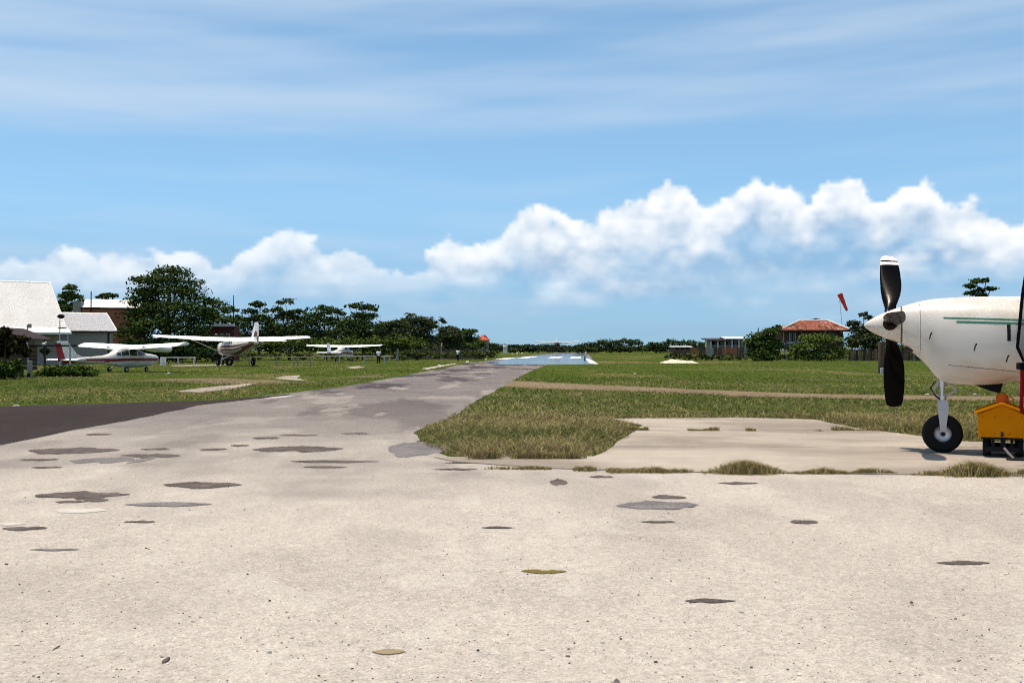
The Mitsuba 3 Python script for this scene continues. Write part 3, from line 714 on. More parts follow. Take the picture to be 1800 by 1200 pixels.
scr += [(x, 615 + 1.5 * g.random(), 16, 4) for x in np.arange(830, 1040, 11)]
m2, c2 = leaf_cloud(to_pads(scr, 520, 9, 0.6), 13000, 0.5, 135, (0.052, 0.072, 0.036), vary=0.6)
scr = [(x, 609 + 5 * g.random(), 30, 9) for x in np.concatenate([np.arange(-900, 850, 30), np.arange(1250, 2700, 30)])]
m3, c3 = leaf_cloud(to_pads(scr, 480, 10, 0.6), 12000, 0.8, 136, (0.045, 0.066, 0.028), vary=0.6)
single('scrub', join([m1, m2, m3]), 'mat_vegetation', 'far low scrub closing the view at the end of the airfield', 'scrub', kind='stuff', color=np.vstack([c1, c2, c3]))


def palm(label, px, py, d, seed, size=2.0):
    key = thing('palm_tree', label, 'palm tree')
    top = pos(px, py, d); base = np.array([top[0] + 0.6, d, 0.0])
    obj(key, 'trunk', pipe([base, base * 0.5 + top * 0.5 + [0.35, 0, 0], top], [0.24, 0.19, 0.15], 7), 'mat_bark', True)
    g = np.random.default_rng(seed)
    for k in range(15):
        a, e = k * 2.4 + g.random(), 0.9 * (g.random() - 0.25)
        dr_ = np.array([math.cos(a), math.sin(a), 0])
        t = np.linspace(0, 1, 9)[:, None]
        spine = top + dr_ * size * t + np.array([0, 0, 1.0]) * (size * (math.sin(e) + 0.35) * t - size * 0.95 * t ** 2)
        sd = np.cross(dr_, [0, 0, 1.0])
        v, f = [], []
        for i in range(1, 9):
            for sgn in (-1, 1):
                l = size * 0.30 * math.sin(min(i / 8 * 2.6 + 0.4, 3.0))
                b = len(v)
                v += [spine[i - 1], spine[i], spine[i] + sd * sgn * l + dr_ * 0.12 - [0, 0, l * 0.55]]
                f.append([b, b + 1, b + 2])
        m = tm(v, f)
        obj(key, 'frond', m, 'mat_vegetation', color=np.tile(np.array([0.05, 0.068, 0.028]) * (0.7 + 0.6 * g.random()), (len(v), 1)))


palm('coconut palm with a shaggy head standing above the left treeline', 722, 553, 300, 5, 2.5)
palm('small faint palm head at the edge of the grey green trees', 672, 566, 330, 6, 2.0)

# ------------------------------------------------------------------ aircraft
class Craft:
    """Aircraft frame: x runs forward, y to the pilot's left, z up; s = distance behind the spinner tip (x = -s)."""

    def __init__(self, name, label, group, origin, heading, stations, n=2.4):
        self.key = thing(name, label, 'aircraft', group)
        self.M = frame(origin, heading)
        st = np.array(stations, float)
        self.zt, self.zb, self.hw = (PchipInterpolator(st[:, 0], st[:, k]) for k in (1, 2, 3))
        self.s0, self.s1, self.n = st[0, 0], st[-1, 0], n

    def add(self, name, mesh, mat, smooth=False, parent=None, label=None):
        return obj(parent or self.key, name, moved(mesh, self.M), mat, smooth, label)

    def ring(self, s, m=48, grow=0.0):
        th = np.arange(m) * 2 * np.pi / m
        c, sn = np.cos(th), np.sin(th)
        zc, h = (self.zt(s) + self.zb(s)) / 2, (self.zt(s) - self.zb(s)) / 2 + grow
        w = self.hw(s) + grow
        e = 2 / self.n
        return np.stack([np.full(m, -s), w * np.sign(c) * np.abs(c) ** e, zc + h * np.sign(sn) * np.abs(sn) ** e], 1)

    def body(self, mat, name='fuselage', s0=None, s1=None, k=90, label=None):
        ss = np.linspace(s0 if s0 is not None else self.s0, s1 if s1 is not None else self.s1, k)
        return self.add(name, loft([self.ring(s) for s in ss]), mat, 50, label=label)

    def side(self, s, z, sgn, off=0.003):
        zc, h = (self.zt(s) + self.zb(s)) / 2, (self.zt(s) - self.zb(s)) / 2
        u = np.clip(np.abs((z - zc) / h), 0, 1)
        return np.stack([-np.broadcast_to(s, np.shape(z)).astype(float), sgn * (self.hw(s) * (1 - u ** self.n) ** (1 / self.n) + off), z], -1)

    def strip(self, ss, zlo, zhi, sgn, off=0.004, rows=4):
        """A panel lying on the flank between two heights given along ss."""
        ss = np.asarray(ss, float)
        t = np.linspace(0, 1, rows)[:, None]
        z = np.asarray(zlo)[None] * (1 - t) + np.asarray(zhi)[None] * t
        return grid_mesh(self.side(np.broadcast_to(ss, z.shape), z, sgn, off))

    def hoop(self, s, th0, th1, width, off=0.002, k=40):
        """A narrow band round the body from angle th0 to th1 (degrees, 0 = left flank, 90 = top)."""
        th = np.radians(np.linspace(th0, th1, k))
        rows = []
        for q in (s - width / 2, s + width / 2):
            zc, h, w = (self.zt(q) + self.zb(q)) / 2, (self.zt(q) - self.zb(q)) / 2 + off, self.hw(q) + off
            c, sn = np.cos(th), np.sin(th)
            e = 2 / self.n
            rows.append(np.stack([np.full(k, -q), w * np.sign(c) * np.abs(c) ** e, zc + h * np.sign(sn) * np.abs(sn) ** e], 1))
        return grid_mesh(np.array(rows))


def airfoil(m=14, t=0.14, camber=0.025):
    x = (1 - np.cos(np.linspace(0, np.pi, m))) / 2
    yt = 5 * t * (0.2969 * np.sqrt(x) - 0.126 * x - 0.3516 * x ** 2 + 0.2843 * x ** 3 - 0.1036 * x ** 4)
    yc = camber * 4 * x * (1 - x)
    return np.concatenate([np.stack([x[::-1], (yc + yt)[::-1]], 1), np.stack([x, yc - yt], 1)[1:-1]])


def wing(sections, t=0.14, inc=2.0):
    """sections: (y, s of the leading edge, chord, z)"""
    a = airfoil(t=t, camber=0.045)
    rings = []
    for (y, s, c, z) in sections:
        i = math.radians(inc)
        xs, zs = a[:, 0] * c, a[:, 1] * c
        rings.append(np.stack([-(s + xs * math.cos(i) + zs * math.sin(i)), np.full(len(a), y), z + zs * math.cos(i) - xs * math.sin(i)], 1))
    return loft(rings)


def fin(sections, t=0.10):
    """sections: (z, s of the leading edge, chord); an upright tail surface at y = 0"""
    a = airfoil(t=t, camber=0)
    return loft([np.stack([-(s + a[:, 0] * c), a[:, 1] * c, np.full(len(a), z)], 1) for (z, s, c) in sections])


def wheel(c, r, w, axis=(0, 1, 0), hub=0.45):
    """(tyre, hub) round the axis at c"""
    prof = np.array([[hub * r, -w * 0.30], [hub * r * 1.15, -w * 0.42], [r * 0.72, -w * 0.50], [r * 0.88, -w * 0.46], [r * 0.97, -w * 0.28], [r, 0], [r * 0.97, w * 0.28], [r * 0.88, w * 0.46], [r * 0.72, w * 0.50], [hub * r * 1.15, w * 0.42], [hub * r, w * 0.30]])
    tyre = trimesh.creation.revolve(prof, sections=40)
    hp = np.array([[0, -w * 0.30], [hub * r * 0.35, -w * 0.32], [hub * r * 0.4, -w * 0.22], [hub * r * 0.8, -w * 0.22], [hub * r * 1.02, -w * 0.33], [hub * r * 1.02, w * 0.33], [hub * r * 0.8, w * 0.22], [hub * r * 0.4, w * 0.22], [hub * r * 0.35, w * 0.32], [0, w * 0.30]])
    hb = trimesh.creation.revolve(hp, sections=32)
    R = trimesh.geometry.align_vectors([0, 0, 1], axis)
    out = []
    for m in (tyre, hb):
        m = m.copy(); m.apply_transform(R); m.apply_translation(c); out.append(m)
    return out


def propeller(c, key_parent, radius, angles, blade_mat, tips, chord=0.30, root=0.11):
    rr = np.array([0.10, 0.16, 0.22, 0.30, 0.42, 0.56, 0.70, 0.84, 0.93, 0.985, 1.0]) * radius
    ch = np.array([0.62, 0.60, 0.58, 0.74, 0.96, 1.05, 1.03, 0.95, 0.86, 0.66, 0.30]) * chord
    th = np.array([0.95, 0.95, 0.75, 0.40, 0.22, 0.15, 0.11, 0.09, 0.08, 0.08, 0.08])
    tw = np.radians([26, 26, 24, 19, 11, 5, 0, -4, -7, -8, -8])
    a = airfoil(m=13, t=1.0, camber=0.0)
    fr, fc, fth, ftw = rr, PchipInterpolator(rr, ch), PchipInterpolator(rr, th), PchipInterpolator(rr, tw)

    def blade(q, grow=0.0):
        rings = []
        for r in q:
            cc = fc(r)
            x = (a[:, 0] - 0.36) * (cc + grow * 2)
            y = a[:, 1] * (float(fth(r)) * cc + grow * 2)
            tws = float(ftw(r))
            # the blade is feathered: its chord lies along the flight direction
            px, py = -(x * math.cos(tws) - y * math.sin(tws)), x * math.sin(tws) + y * math.cos(tws)
            rings.append(np.stack([px, py, np.full(len(x), r)], 1))
        return loft(rings)

    for ang in angles:
        Rm = trimesh.transformations.rotation_matrix(math.radians(1.7), [0, 1, 0]) @ trimesh.transformations.rotation_matrix(math.radians(-ang), [1, 0, 0])
        Rm[:3, 3] = c
        q = np.unique(np.concatenate([np.linspace(rr[0], rr[-1], 34), rr]))
        b = key_parent.add('propeller_blade', moved(blade(q), Rm), blade_mat, 40)
        if tips and math.cos(math.radians(ang)) > 0.3:
            key_parent.add('tip_band', moved(blade(np.linspace(0.93, 1.0, 9) * radius, 0.0025), Rm), 'mat_white', 40, b, 'white blade tip')
            key_parent.add('tip_band', moved(blade(np.linspace(0.865, 0.91, 4) * radius, 0.0025), Rm), 'mat_white', 40, b)


def caravan(label, group, origin, heading, livery, detail, prop=(-36, 84, 204), nose_px=None):
    def prof(px, py):
        s = (px - 1517) / 123.5
        s *= 1 - 0.0285 * s
        d = 15.9 - (s - 1.125) * 0.325
        return s, EYE + (HZ - py) * d / FOC
    st = []
    for px, yt, yb, hw in [(1585, 539.5, 605, .275), (1600, 535.5, 616, .34), (1620, 530.5, 631, .40), (1640, 527, 651, .46), (1655, 525.5, 668, .50), (1680, 524, 675, .55), (1710, 522.5, 677, .60), (1740, 522, 677, .64), (1770, 522, 675, .67), (1797, 522, 671, .70)]:
        s, zt = prof(px, yt); st.append((s, zt, prof(px, yb)[1], hw))
    zk = st[-1][1]
    st += [(2.55, zk + .04, 1.02, .73), (2.95, 2.52, .98, .78), (3.35, 2.68, .96, .80), (3.8, 2.72, .95, .81), (6.2, 2.72, .95, .81), (7.2, 2.70, 1.05, .76), (8.4, 2.62, 1.42, .56), (9.8, 2.52, 1.85, .30), (11.3, 2.44, 2.14, .08)]
    C = Craft('aircraft', label, group, origin, heading, st)
    paint = 'mat_paint' if livery != 'shade_painted' else 'mat_dark_brown'  # far white aircraft gets a dark body, painting in its head-on shade
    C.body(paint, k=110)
    # spinner
    hub_z = (st[0][1] + st[0][2]) / 2
    R, L = (st[0][1] - st[0][2]) / 2 * 1.0, st[0][0]
    t = np.linspace(0, 1, 26)
    prf = np.stack([np.concatenate([R * np.sin(t * np.pi / 2) ** 0.0 * (t ** 0.68) * (1.0 - 0.02 * t), [R * 0.96, 0]]), np.concatenate([t * (L - 0.012), [L - 0.008, L - 0.008]])], 1)
    sp = trimesh.creation.revolve(prf, sections=48)
    sp.apply_transform(trimesh.geometry.align_vectors([0, 0, 1], [-1, 0, 0])); sp.apply_translation((0, 0, hub_z))
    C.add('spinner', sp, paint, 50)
    hub = np.array([-(L - 0.16), 0, hub_z])
    propeller(hub, C, 1.40, prop, 'mat_black', True)
    if detail:
        for ang in prop:
            if abs(math.cos(math.radians(ang))) > 0.3: continue
            a = math.radians(ang)
            v = np.array([0, math.sin(a), math.cos(a)])
            C.add('blade_cuff', rod(hub + v * 0.10, hub + v * 0.37, 0.108, 0.100, 24), 'mat_cuff', 40)
        C.add('cowl_seam', C.hoop(L + 0.004, -180, 180, 0.014, 0.003, 60), 'mat_seam')
        C.add('cowl_seam', C.hoop(0.80, -150, 60, 0.007, 0.002), 'mat_seam')
        ss = np.linspace(1.18, 2.6, 30)
        zl = np.interp(ss, [1.18, 2.6], [1.33, 1.19])
        for sg_ in (1, -1): C.add('cowl_seam', C.strip(ss, zl - 0.004, zl + 0.004, sg_, 0.003, 2), 'mat_seam')
        for (px, py) in [(1635, 592), (1714, 611.5), (1772, 631)]:
            s, z = prof(px, py)
            for sg_ in (1, -1): C.add('latch', C.strip(np.linspace(s - .012, s + .03, 4), [z - .055, z - .045, z + .02, z + .035], [z - .03, z + .03, z + .055, z + .06], sg_, 0.006, 3), 'mat_dark_brown')
        for (x0, x1, y0, y1, w) in [(1659, 1830, 561, 566.0, .024), (1682, 1830, 567.9, 572.4, .032)]:
            s0, z0 = prof(x0, y0); s1, z1 = prof(x1, y1)
            ss = np.linspace(s0, s1, 24); zz = np.linspace(z0, z1, 24)
            for sg_ in (1, -1): C.add('green_stripe', C.strip(ss, zz - w / 2, zz + w / 2, sg_, 0.004, 3), 'mat_green_stripe')
        s0, z0 = prof(1772, 573); s1, z1 = prof(1788, 601)
        C.add('air_vent', C.strip(np.linspace(s0, s1, 5), np.full(5, z1), np.full(5, z0), 1, 0.006), 'mat_grey_paint')
        C.add('air_vent', C.strip(np.linspace(s0, s0 + .045, 3), np.full(3, z1), np.full(3, z0), 1, 0.010), 'mat_dark')
        # chin air intake under the spinner and the exhaust stack under the cowl
        C.add('chin_intake', loft([np.stack([np.full(20, -s), w * np.cos(q), z + h * np.sin(q)], 1) for s, w, z, h in [(.60, .20, 1.575, .05), (.62, .19, 1.57, .035), (.72, .19, 1.555, .04)] for q in [np.arange(20) * 2 * np.pi / 20]]), 'mat_dark_brown', 40)
        ex = [prof(1716, 675), prof(1778, 671), prof(1771, 693), prof(1752, 688)]
        pl = sg.Polygon([(-s, z) for s, z in ex])
        e = trimesh.creation.extrude_polygon(pl, 0.22, engine='earcut')
        e.apply_transform(np.array([[1, 0, 0, 0], [0, 0, -1, -0.10], [0, 1, 0, 0], [0, 0, 0, 1.0]]))
        C.add('exhaust_stack', e, 'mat_dark')
    # cabin glass and doors
    C.add('windscreen', C.hoop(2.78, 24, 156, 0.36, 0.006, 30), 'mat_glass', True)
    for sg_ in (1, -1):
        C.add('side_window', C.strip(np.linspace(3.05, 3.62, 6), np.full(6, 2.12), np.full(6, 2.46), sg_, 0.006), 'mat_glass', True)
        for k in range(4):
            s0 = 3.95 + k * 0.62
            C.add('side_window', C.strip(np.linspace(s0, s0 + .38, 5), np.full(5, 2.10), np.full(5, 2.42), sg_, 0.006), 'mat_glass', True)
        if livery == 'maroon':
            ss = np.linspace(2.7, 10.6, 50)
            zc, h = (C.zt(ss) + C.zb(ss)) / 2, (C.zt(ss) - C.zb(ss)) / 2
            C.add('belly_panel', C.strip(ss, zc - h * 0.995, zc - h * 0.18, sg_, 0.006, 9), 'mat_maroon', True)
            C.add('side_stripe', C.strip(ss[4:36], (zc - h * 0.62)[4:36], (zc - h * 0.36)[4:36], sg_, 0.012, 3), 'mat_beige')
            C.add('side_stripe', C.strip(ss, zc - h * 0.02, zc + h * 0.2, sg_, 0.010, 3), 'mat_maroon')
    # wing, struts
    zr = 2.62
    for sg_ in (1, -1):
        C.add('wing', wing([(sg_ * 0.0, 3.62, 2.05, zr + .02), (sg_ * 0.8, 3.62, 2.05, zr + .02), (sg_ * 4.6, 3.72, 1.80, zr + .15), (sg_ * 7.75, 4.0, 1.26, zr + .29), (sg_ * 7.94, 4.2, .9, zr + .30)], 0.17, 6.0), 'mat_white', 40)
        C.add('wing_strut', wing([(0, 0, 1, 0), (1, 0, 1, 0)], 0.2).copy() if False else pipe([[-4.3, sg_ * 0.76, 1.12], [-4.25, sg_ * 4.3, 2.66]], [0.06, 0.05], 8), paint, True)
        C.add('flap', wing([(sg_ * 0.9, 5.38, .36, zr - .19), (sg_ * 4.55, 5.28, .32, zr - .045)], 0.10, 10.0), 'mat_white', 40)
        C.add('stabilizer', wing([(0, 9.55, 1.28, 2.42), (sg_ * 3.0, 9.95, .82, 2.46), (sg_ * 3.12, 10.1, .6, 2.46)], 0.11, 3.0), 'mat_white', 40)
        mw = np.array([-5.15, sg_ * 1.78, 0.36])
        leg = C.add('main_gear_leg', pipe([[-5.1, sg_ * .5, 1.05], [-5.12, sg_ * 1.2, .72], [-5.15, sg_ * 1.70, .38]], [.07, .055, .045], 8), paint, True)
        ty, hb = wheel(mw, .36, .26)
        w = C.add('main_wheel', ty, 'mat_rubber', 40); C.add('hub', hb, 'mat_grey_paint', 40, w)
    f = C.add('fin', fin([(2.45, 9.0, 2.35), (2.7, 9.55, 1.75), (4.10, 10.45, 0.92), (4.18, 10.62, .7)], 0.11), 'mat_white', 40)
    C.add('rudder', fin([(2.40, 11.0, .50), (4.05, 11.18, .36)], 0.09), 'mat_white', 40)
    if livery == 'maroon':
        for y in (-1, 1):
            C.add('fin_emblem', tm([[-10.35, y * .098, 2.85], [-11.05, y * .075, 2.8], [-11.2, y * .065, 3.3], [-10.75, y * .09, 3.35]], [[0, 1, 2], [0, 2, 3]]), 'mat_maroon', parent=f)
        C.add('rudder_stripe', fin([(2.42, 11.06, .47), (2.9, 11.12, .42)], 0.12), 'mat_maroon', 40)
    # nose gear
    s_w, r = 1.125, 0.292
    c = np.array([-s_w, 0, r])
    ty, hb = wheel(c, r, .20, hub=0.42)
    w = C.add('nose_wheel', ty, 'mat_rubber', 40); C.add('hub', hb, 'mat_metal', 40, w)
    zt = 0.80
    for sg_ in (1, -1):
        fk = C.add('fork', loft([np.array([[-s_w - a, sg_ * y, z], [-s_w + b, sg_ * y, z], [-s_w + b, sg_ * (y + .02), z], [-s_w - a, sg_ * (y + .02), z]]) for z, y, a, b in [(r - .05, .112, .028, .028), (r + .02, .113, .04, .035), (.52, .115, .062, .055), (.64, .105, .085, .065), (.76, .05, .078, .068), (.80, .03, .07, .06)]]), 'mat_gear')
        C.add('axle_nut', rod(c + [0, sg_ * .10, 0], c + [0, sg_ * .15, 0], .032, sides=12), 'mat_dark')
    C.add('strut', join([rod([-s_w, 0, .70], [-s_w + .005, 0, 1.30], .036, sides=14), rod([-s_w, 0, .80], [-s_w, 0, .86], .062, sides=14), rod([-s_w, 0, 1.0], [-s_w, 0, 1.2], .055, sides=14)]), 'mat_metal', 40)
    if detail:
        C.add('torque_link', join([rod([-s_w - .05, 0, .84], [-s_w - .20, 0, .95], .016), rod([-s_w - .20, 0, .95], [-s_w - .05, 0, 1.08], .016), rod([-s_w + .05, .03, .83], [-s_w + .14, .03, .92], .014), rod([-s_w + .14, .03, .92], [-s_w + .06, .03, 1.06], .018)]), 'mat_grey_paint')
        C.add('steering_hose', pipe([[-s_w + .10, .05, 1.08], [-s_w + .17, .06, .98], [-s_w + .10, .06, .86], [-s_w + .03, .05, .80]], .010, 6), 'mat_dark', True)
    return C


PSI = 18.5
near_wheel = np.array([at(1656, 796)[0], at(1656, 796)[1], 0.0])
head = 180 - PSI
f2 = np.array([math.cos(math.radians(head)), math.sin(math.radians(head)), 0])
caravan('white single propeller aircraft with green stripes parked on the concrete stand at right', None, near_wheel + f2 * 1.125 + [0, 0, 0.008], head, 'green', True)
# tail-on aircraft with maroon belly, nose away to the left
c2 = np.array([at(412, 642.5)[0], 104.5, 0.0])
h2 = 90 + 19 + 14.8
f2 = np.array([math.cos(math.radians(h2)), math.sin(math.radians(h2)), 0])
caravan('white and maroon high wing aircraft seen from behind, with the tallest tail fin', None, c2 + f2 * 4.6, h2, 'maroon', False, prop=(20, 140, 260))
c3 = np.array([(980 - 900) / FOC * 385, 385, 0.0])
caravan('tiny white aircraft with shade painted on its body, head on over far runway end', None, c3 + np.array([0, -4.6, 1.75]), 270 + 1.5, 'shade_painted', False)


def twin(label, origin, heading):
    st = [(0, 1.02, .88, .06), (.25, 1.16, .62, .26), (.9, 1.28, .42, .42), (1.6, 1.36, .34, .52), (2.0, 1.54, .32, .56), (2.5, 1.76, .32, .58), (3.5, 1.80, .33, .58), (4.15, 1.66, .40, .54), (4.7, 1.34, .46, .47), (5.4, 1.18, .54, .38), (6.6, 1.10, .66, .28), (8.0, 1.02, .74, .17), (9.2, .94, .80, .06)]
    C = Craft('aircraft', label, None, origin, heading, st, 2.6)
    C.M[:3, :2] *= 0.89
    C.body('mat_paint', k=70)
    for sg_ in (1, -1):
        ss = np.linspace(.12, 9.0, 60)
        z = np.interp(ss, [0, 3, 9.2], [.86, .88, .80])
        C.add('red_stripe', C.strip(ss, z - .10 - .05 * (ss > 5.2), z + .10 + .02 * (ss > 5.2), sg_, .006, 3), 'mat_red')
        for a, b, z0, z1 in [(1.85, 2.5, 1.18, 1.5), (2.6, 3.3, 1.16, 1.6), (3.4, 4.05, 1.16, 1.58), (4.12, 4.45, 1.16, 1.38)]:
            C.add('side_window', C.strip(np.linspace(a, b, 6), np.full(6, z0), np.minimum(np.full(6, z1), C.zt(np.linspace(a, b, 6)) - .07), sg_, .006), 'mat_glass', True)
        C.add('wing', wing([(0, 1.75, 1.62, 1.80), (sg_ * .6, 1.75, 1.62, 1.80), (sg_ * 5.7, 1.9, 1.40, 1.98), (sg_ * 6.0, 2.15, 1.0, 2.0)], .18, 7.5), 'mat_white', 40)
        nc = [np.stack([np.full(20, -s), sg_ * 2.1 + w * np.cos(q), z + h * np.sin(q)], 1) for s, w, z, h in [(.55, .10, 1.62, .09), (.62, .26, 1.62, .2), (1.0, .34, 1.62, .25), (1.7, .36, 1.66, .26), (2.4, .33, 1.66, .25), (3.3, .12, 1.72, .14)] for q in [np.arange(20) * 2 * np.pi / 20]]
        n = C.add('engine_nacelle', loft(nc), 'mat_white', 40)
        spn = trimesh.creation.cone(.11, .25); spn.apply_transform(trimesh.geometry.align_vectors([0, 0, 1], [1, 0, 0])); spn.apply_translation((-.56, sg_ * 2.1, 1.62))
        C.add('spinner', spn, 'mat_metal', 40, n)
        for k in (0, 1): C.add('propeller_blade', moved(loft([np.array([[.03, -.05, q], [.03, .05, q], [-.03, .05, q], [-.03, -.05, q]]) for q in (.08, .5, .92)]), trimesh.transformations.translation_matrix((-.5, sg_ * 2.1, 1.62)) @ trimesh.transformations.rotation_matrix(math.radians(70 + 180 * k), [1, 0, 0])), 'mat_black', parent=n)
        C.add('stabilizer', wing([(0, 8.3, .95, .92), (sg_ * 1.85, 8.4, .75, .92)], .11, 2.0), 'mat_white', 40)
        ty, hb = wheel(np.array([-4.0, sg_ * 1.0, .2]), .2, .16)
        w = C.add('main_wheel', ty, 'mat_rubber', 40); C.add('hub', hb, 'mat_grey_paint', 40, w)
        C.add('main_gear_leg', pipe([[-4.0, sg_ * .4, .42], [-4.0, sg_ * .92, .22]], .05), 'mat_grey_paint', True)
    C.add('windscreen', C.hoop(1.85, 35, 145, .5, .007, 24), 'mat_glass', True)
    C.add('fin', fin([(.9, 6.6, 2.3), (1.25, 7.7, 1.2), (2.06, 8.5, .74)], .08), 'mat_paint', 40)
    C.add('rudder', fin([(.80, 8.70, .66), (2.02, 9.16, .48)], .15), 'mat_red', 40, label='red rudder')
    C.add('fin_cap', fin([(2.03, 8.5, 1.02), (2.16, 8.62, .86)], .14), 'mat_white', 40)
    ty, hb = wheel(np.array([-1.2, 0, .17]), .17, .12)
    w = C.add('nose_wheel', ty, 'mat_rubber', 40); C.add('hub', hb, 'mat_grey_paint', 40, w)
    C.add('strut', rod([-1.2, 0, .2], [-1.15, 0, .55], .035), 'mat_grey_paint')


a = 39.6 + 19.9
f2 = np.array([math.cos(math.radians(a)), math.sin(math.radians(a)), 0])
twin('white twin engine aircraft with red stripe, nearest of three parked at left', np.array([(232 - 900) / FOC * 75, 75, 0]) + f2 * 2.35, a)


def light_single(label, origin, heading):
    st = [(0, 1.25, 1.0, .10), (.25, 1.38, .82, .36), (1.0, 1.50, .68, .50), (1.35, 1.58, .64, .53), (1.9, 1.98, .60, .55), (2.6, 2.10, .58, .55), (3.4, 2.06, .62, .54), (4.4, 1.70, .76, .42), (6.0, 1.42, .96, .24), (7.9, 1.26, 1.06, .07)]
    C = Craft('aircraft', label, None, origin, heading, st, 2.6)
    C.body('mat_paint', k=60)
    for sg_ in (1, -1):
        ss = np.linspace(.15, 7.6, 40); z = np.interp(ss, [0, 8], [1.14, 1.2])
        C.add('red_stripe', C.strip(ss, z - .10, z + .10, sg_, .006, 3), 'mat_red')
        C.add('side_window', C.strip(np.linspace(1.75, 2.6, 6), np.full(6, 1.46), np.full(6, 1.84), sg_, .006), 'mat_glass', True)
        C.add('side_window', C.strip(np.linspace(2.7, 3.5, 6), np.full(6, 1.46), np.full(6, 1.82), sg_, .006), 'mat_glass', True)
        C.add('wing', wing([(0, 1.75, 1.62, 2.06), (sg_ * 2.6, 1.75, 1.6, 2.12), (sg_ * 5.3, 1.95, 1.12, 2.22), (sg_ * 5.48, 2.1, .8, 2.23)], .16, 6.0), 'mat_white', 40)
        C.add('wing_strut', pipe([[-2.2, sg_ * .55, .72], [-2.35, sg_ * 2.5, 2.05]], .04), 'mat_paint', True)
        C.add('stabilizer', wing([(0, 6.6, 1.1, 1.24), (sg_ * 1.75, 6.85, .72, 1.24)], .10, 2.0), 'mat_white', 40)
        ty, hb = wheel(np.array([-2.6, sg_ * 1.2, .22]), .22, .16)
        w = C.add('main_wheel', ty, 'mat_rubber', 40); C.add('hub', hb, 'mat_grey_paint', 40, w)
        C.add('main_gear_leg', pipe([[-2.6, sg_ * .4, .68], [-2.6, sg_ * 1.12, .26]], .04), 'mat_paint', True)
    C.add('windscreen', C.hoop(1.68, 30, 150, .4, .007, 24), 'mat_glass', True)
    C.add('fin', fin([(1.2, 6.3, 1.5), (1.5, 6.75, 1.1), (2.45, 7.3, .68)], .10), 'mat_white', 40)
    C.add('rudder', fin([(1.2, 7.55, .4), (2.4, 7.85, .26)], .13), 'mat_white', 40)
    spn = trimesh.creation.cone(.15, .3); spn.apply_transform(trimesh.geometry.align_vectors([0, 0, 1], [1, 0, 0])); spn.apply_translation((0, 0, 1.12))
    C.add('spinner', spn, 'mat_white', 40)
    for k in (0, 1): C.add('propeller_blade', moved(loft([np.array([[.03, -.05, q], [.03, .05, q], [-.03, .05, q], [-.03, -.05, q]]) for q in (.1, .5, .95)]), trimesh.transformations.translation_matrix((.05, 0, 1.12)) @ trimesh.transformations.rotation_matrix(math.radians(60 + 180 * k), [1, 0, 0])), 'mat_black')
    ty, hb = wheel(np.array([-.6, 0, .19]), .19, .13)
    w = C.add('nose_wheel', ty, 'mat_rubber', 40); C.add('hub', hb, 'mat_grey_paint', 40, w)
    C.add('strut', rod([-.6, 0, .2], [-.6, 0, .8], .035), 'mat_grey_paint')


a = 66 + 9
f2 = np.array([math.cos(math.radians(a)), math.sin(math.radians(a)), 0])
light_single('small white light aircraft with a red nose stripe parked behind the low rail fence', np.array([(606 - 900) / FOC * 142, 142, 0]) + f2 * 2.4, a)

# ------------------------------------------------------------------ buildings
def sheets(parent, name, A, u, w, length, width, mat, lap=0.006, rows=1, amp=0.0015, waves=4):
    """Corrugated sheets side by side: A lower corner, u unit vector along the eave, w from eave to ridge."""
    A, u, w = (np.asarray(q, float) for q in (A, u, w))
    nrm = np.cross(u, w); nrm /= np.linalg.norm(nrm)
    if nrm[2] < 0: nrm = -nrm
    k = int(math.ceil(length / width))
    for r in range(rows):
        for i in range(k):
            x0, x1 = i * width - 0.03, min((i + 1) * width, length) + 0.03
            xs = np.linspace(x0, x1, waves * 2 + 1)
            zz = amp * np.where(np.arange(len(xs)) % 2, 1, -1) + lap * (i % 2) + 0.02 * r
            t0, t1 = (r - 0.02) / rows, (r + 1.0) / rows
            P = np.array([[A + u * x + w * t + nrm * z for x, z in zip(xs, zz)] for t in (t0, t1)])
            obj(parent, name, grid_mesh(P), mat)


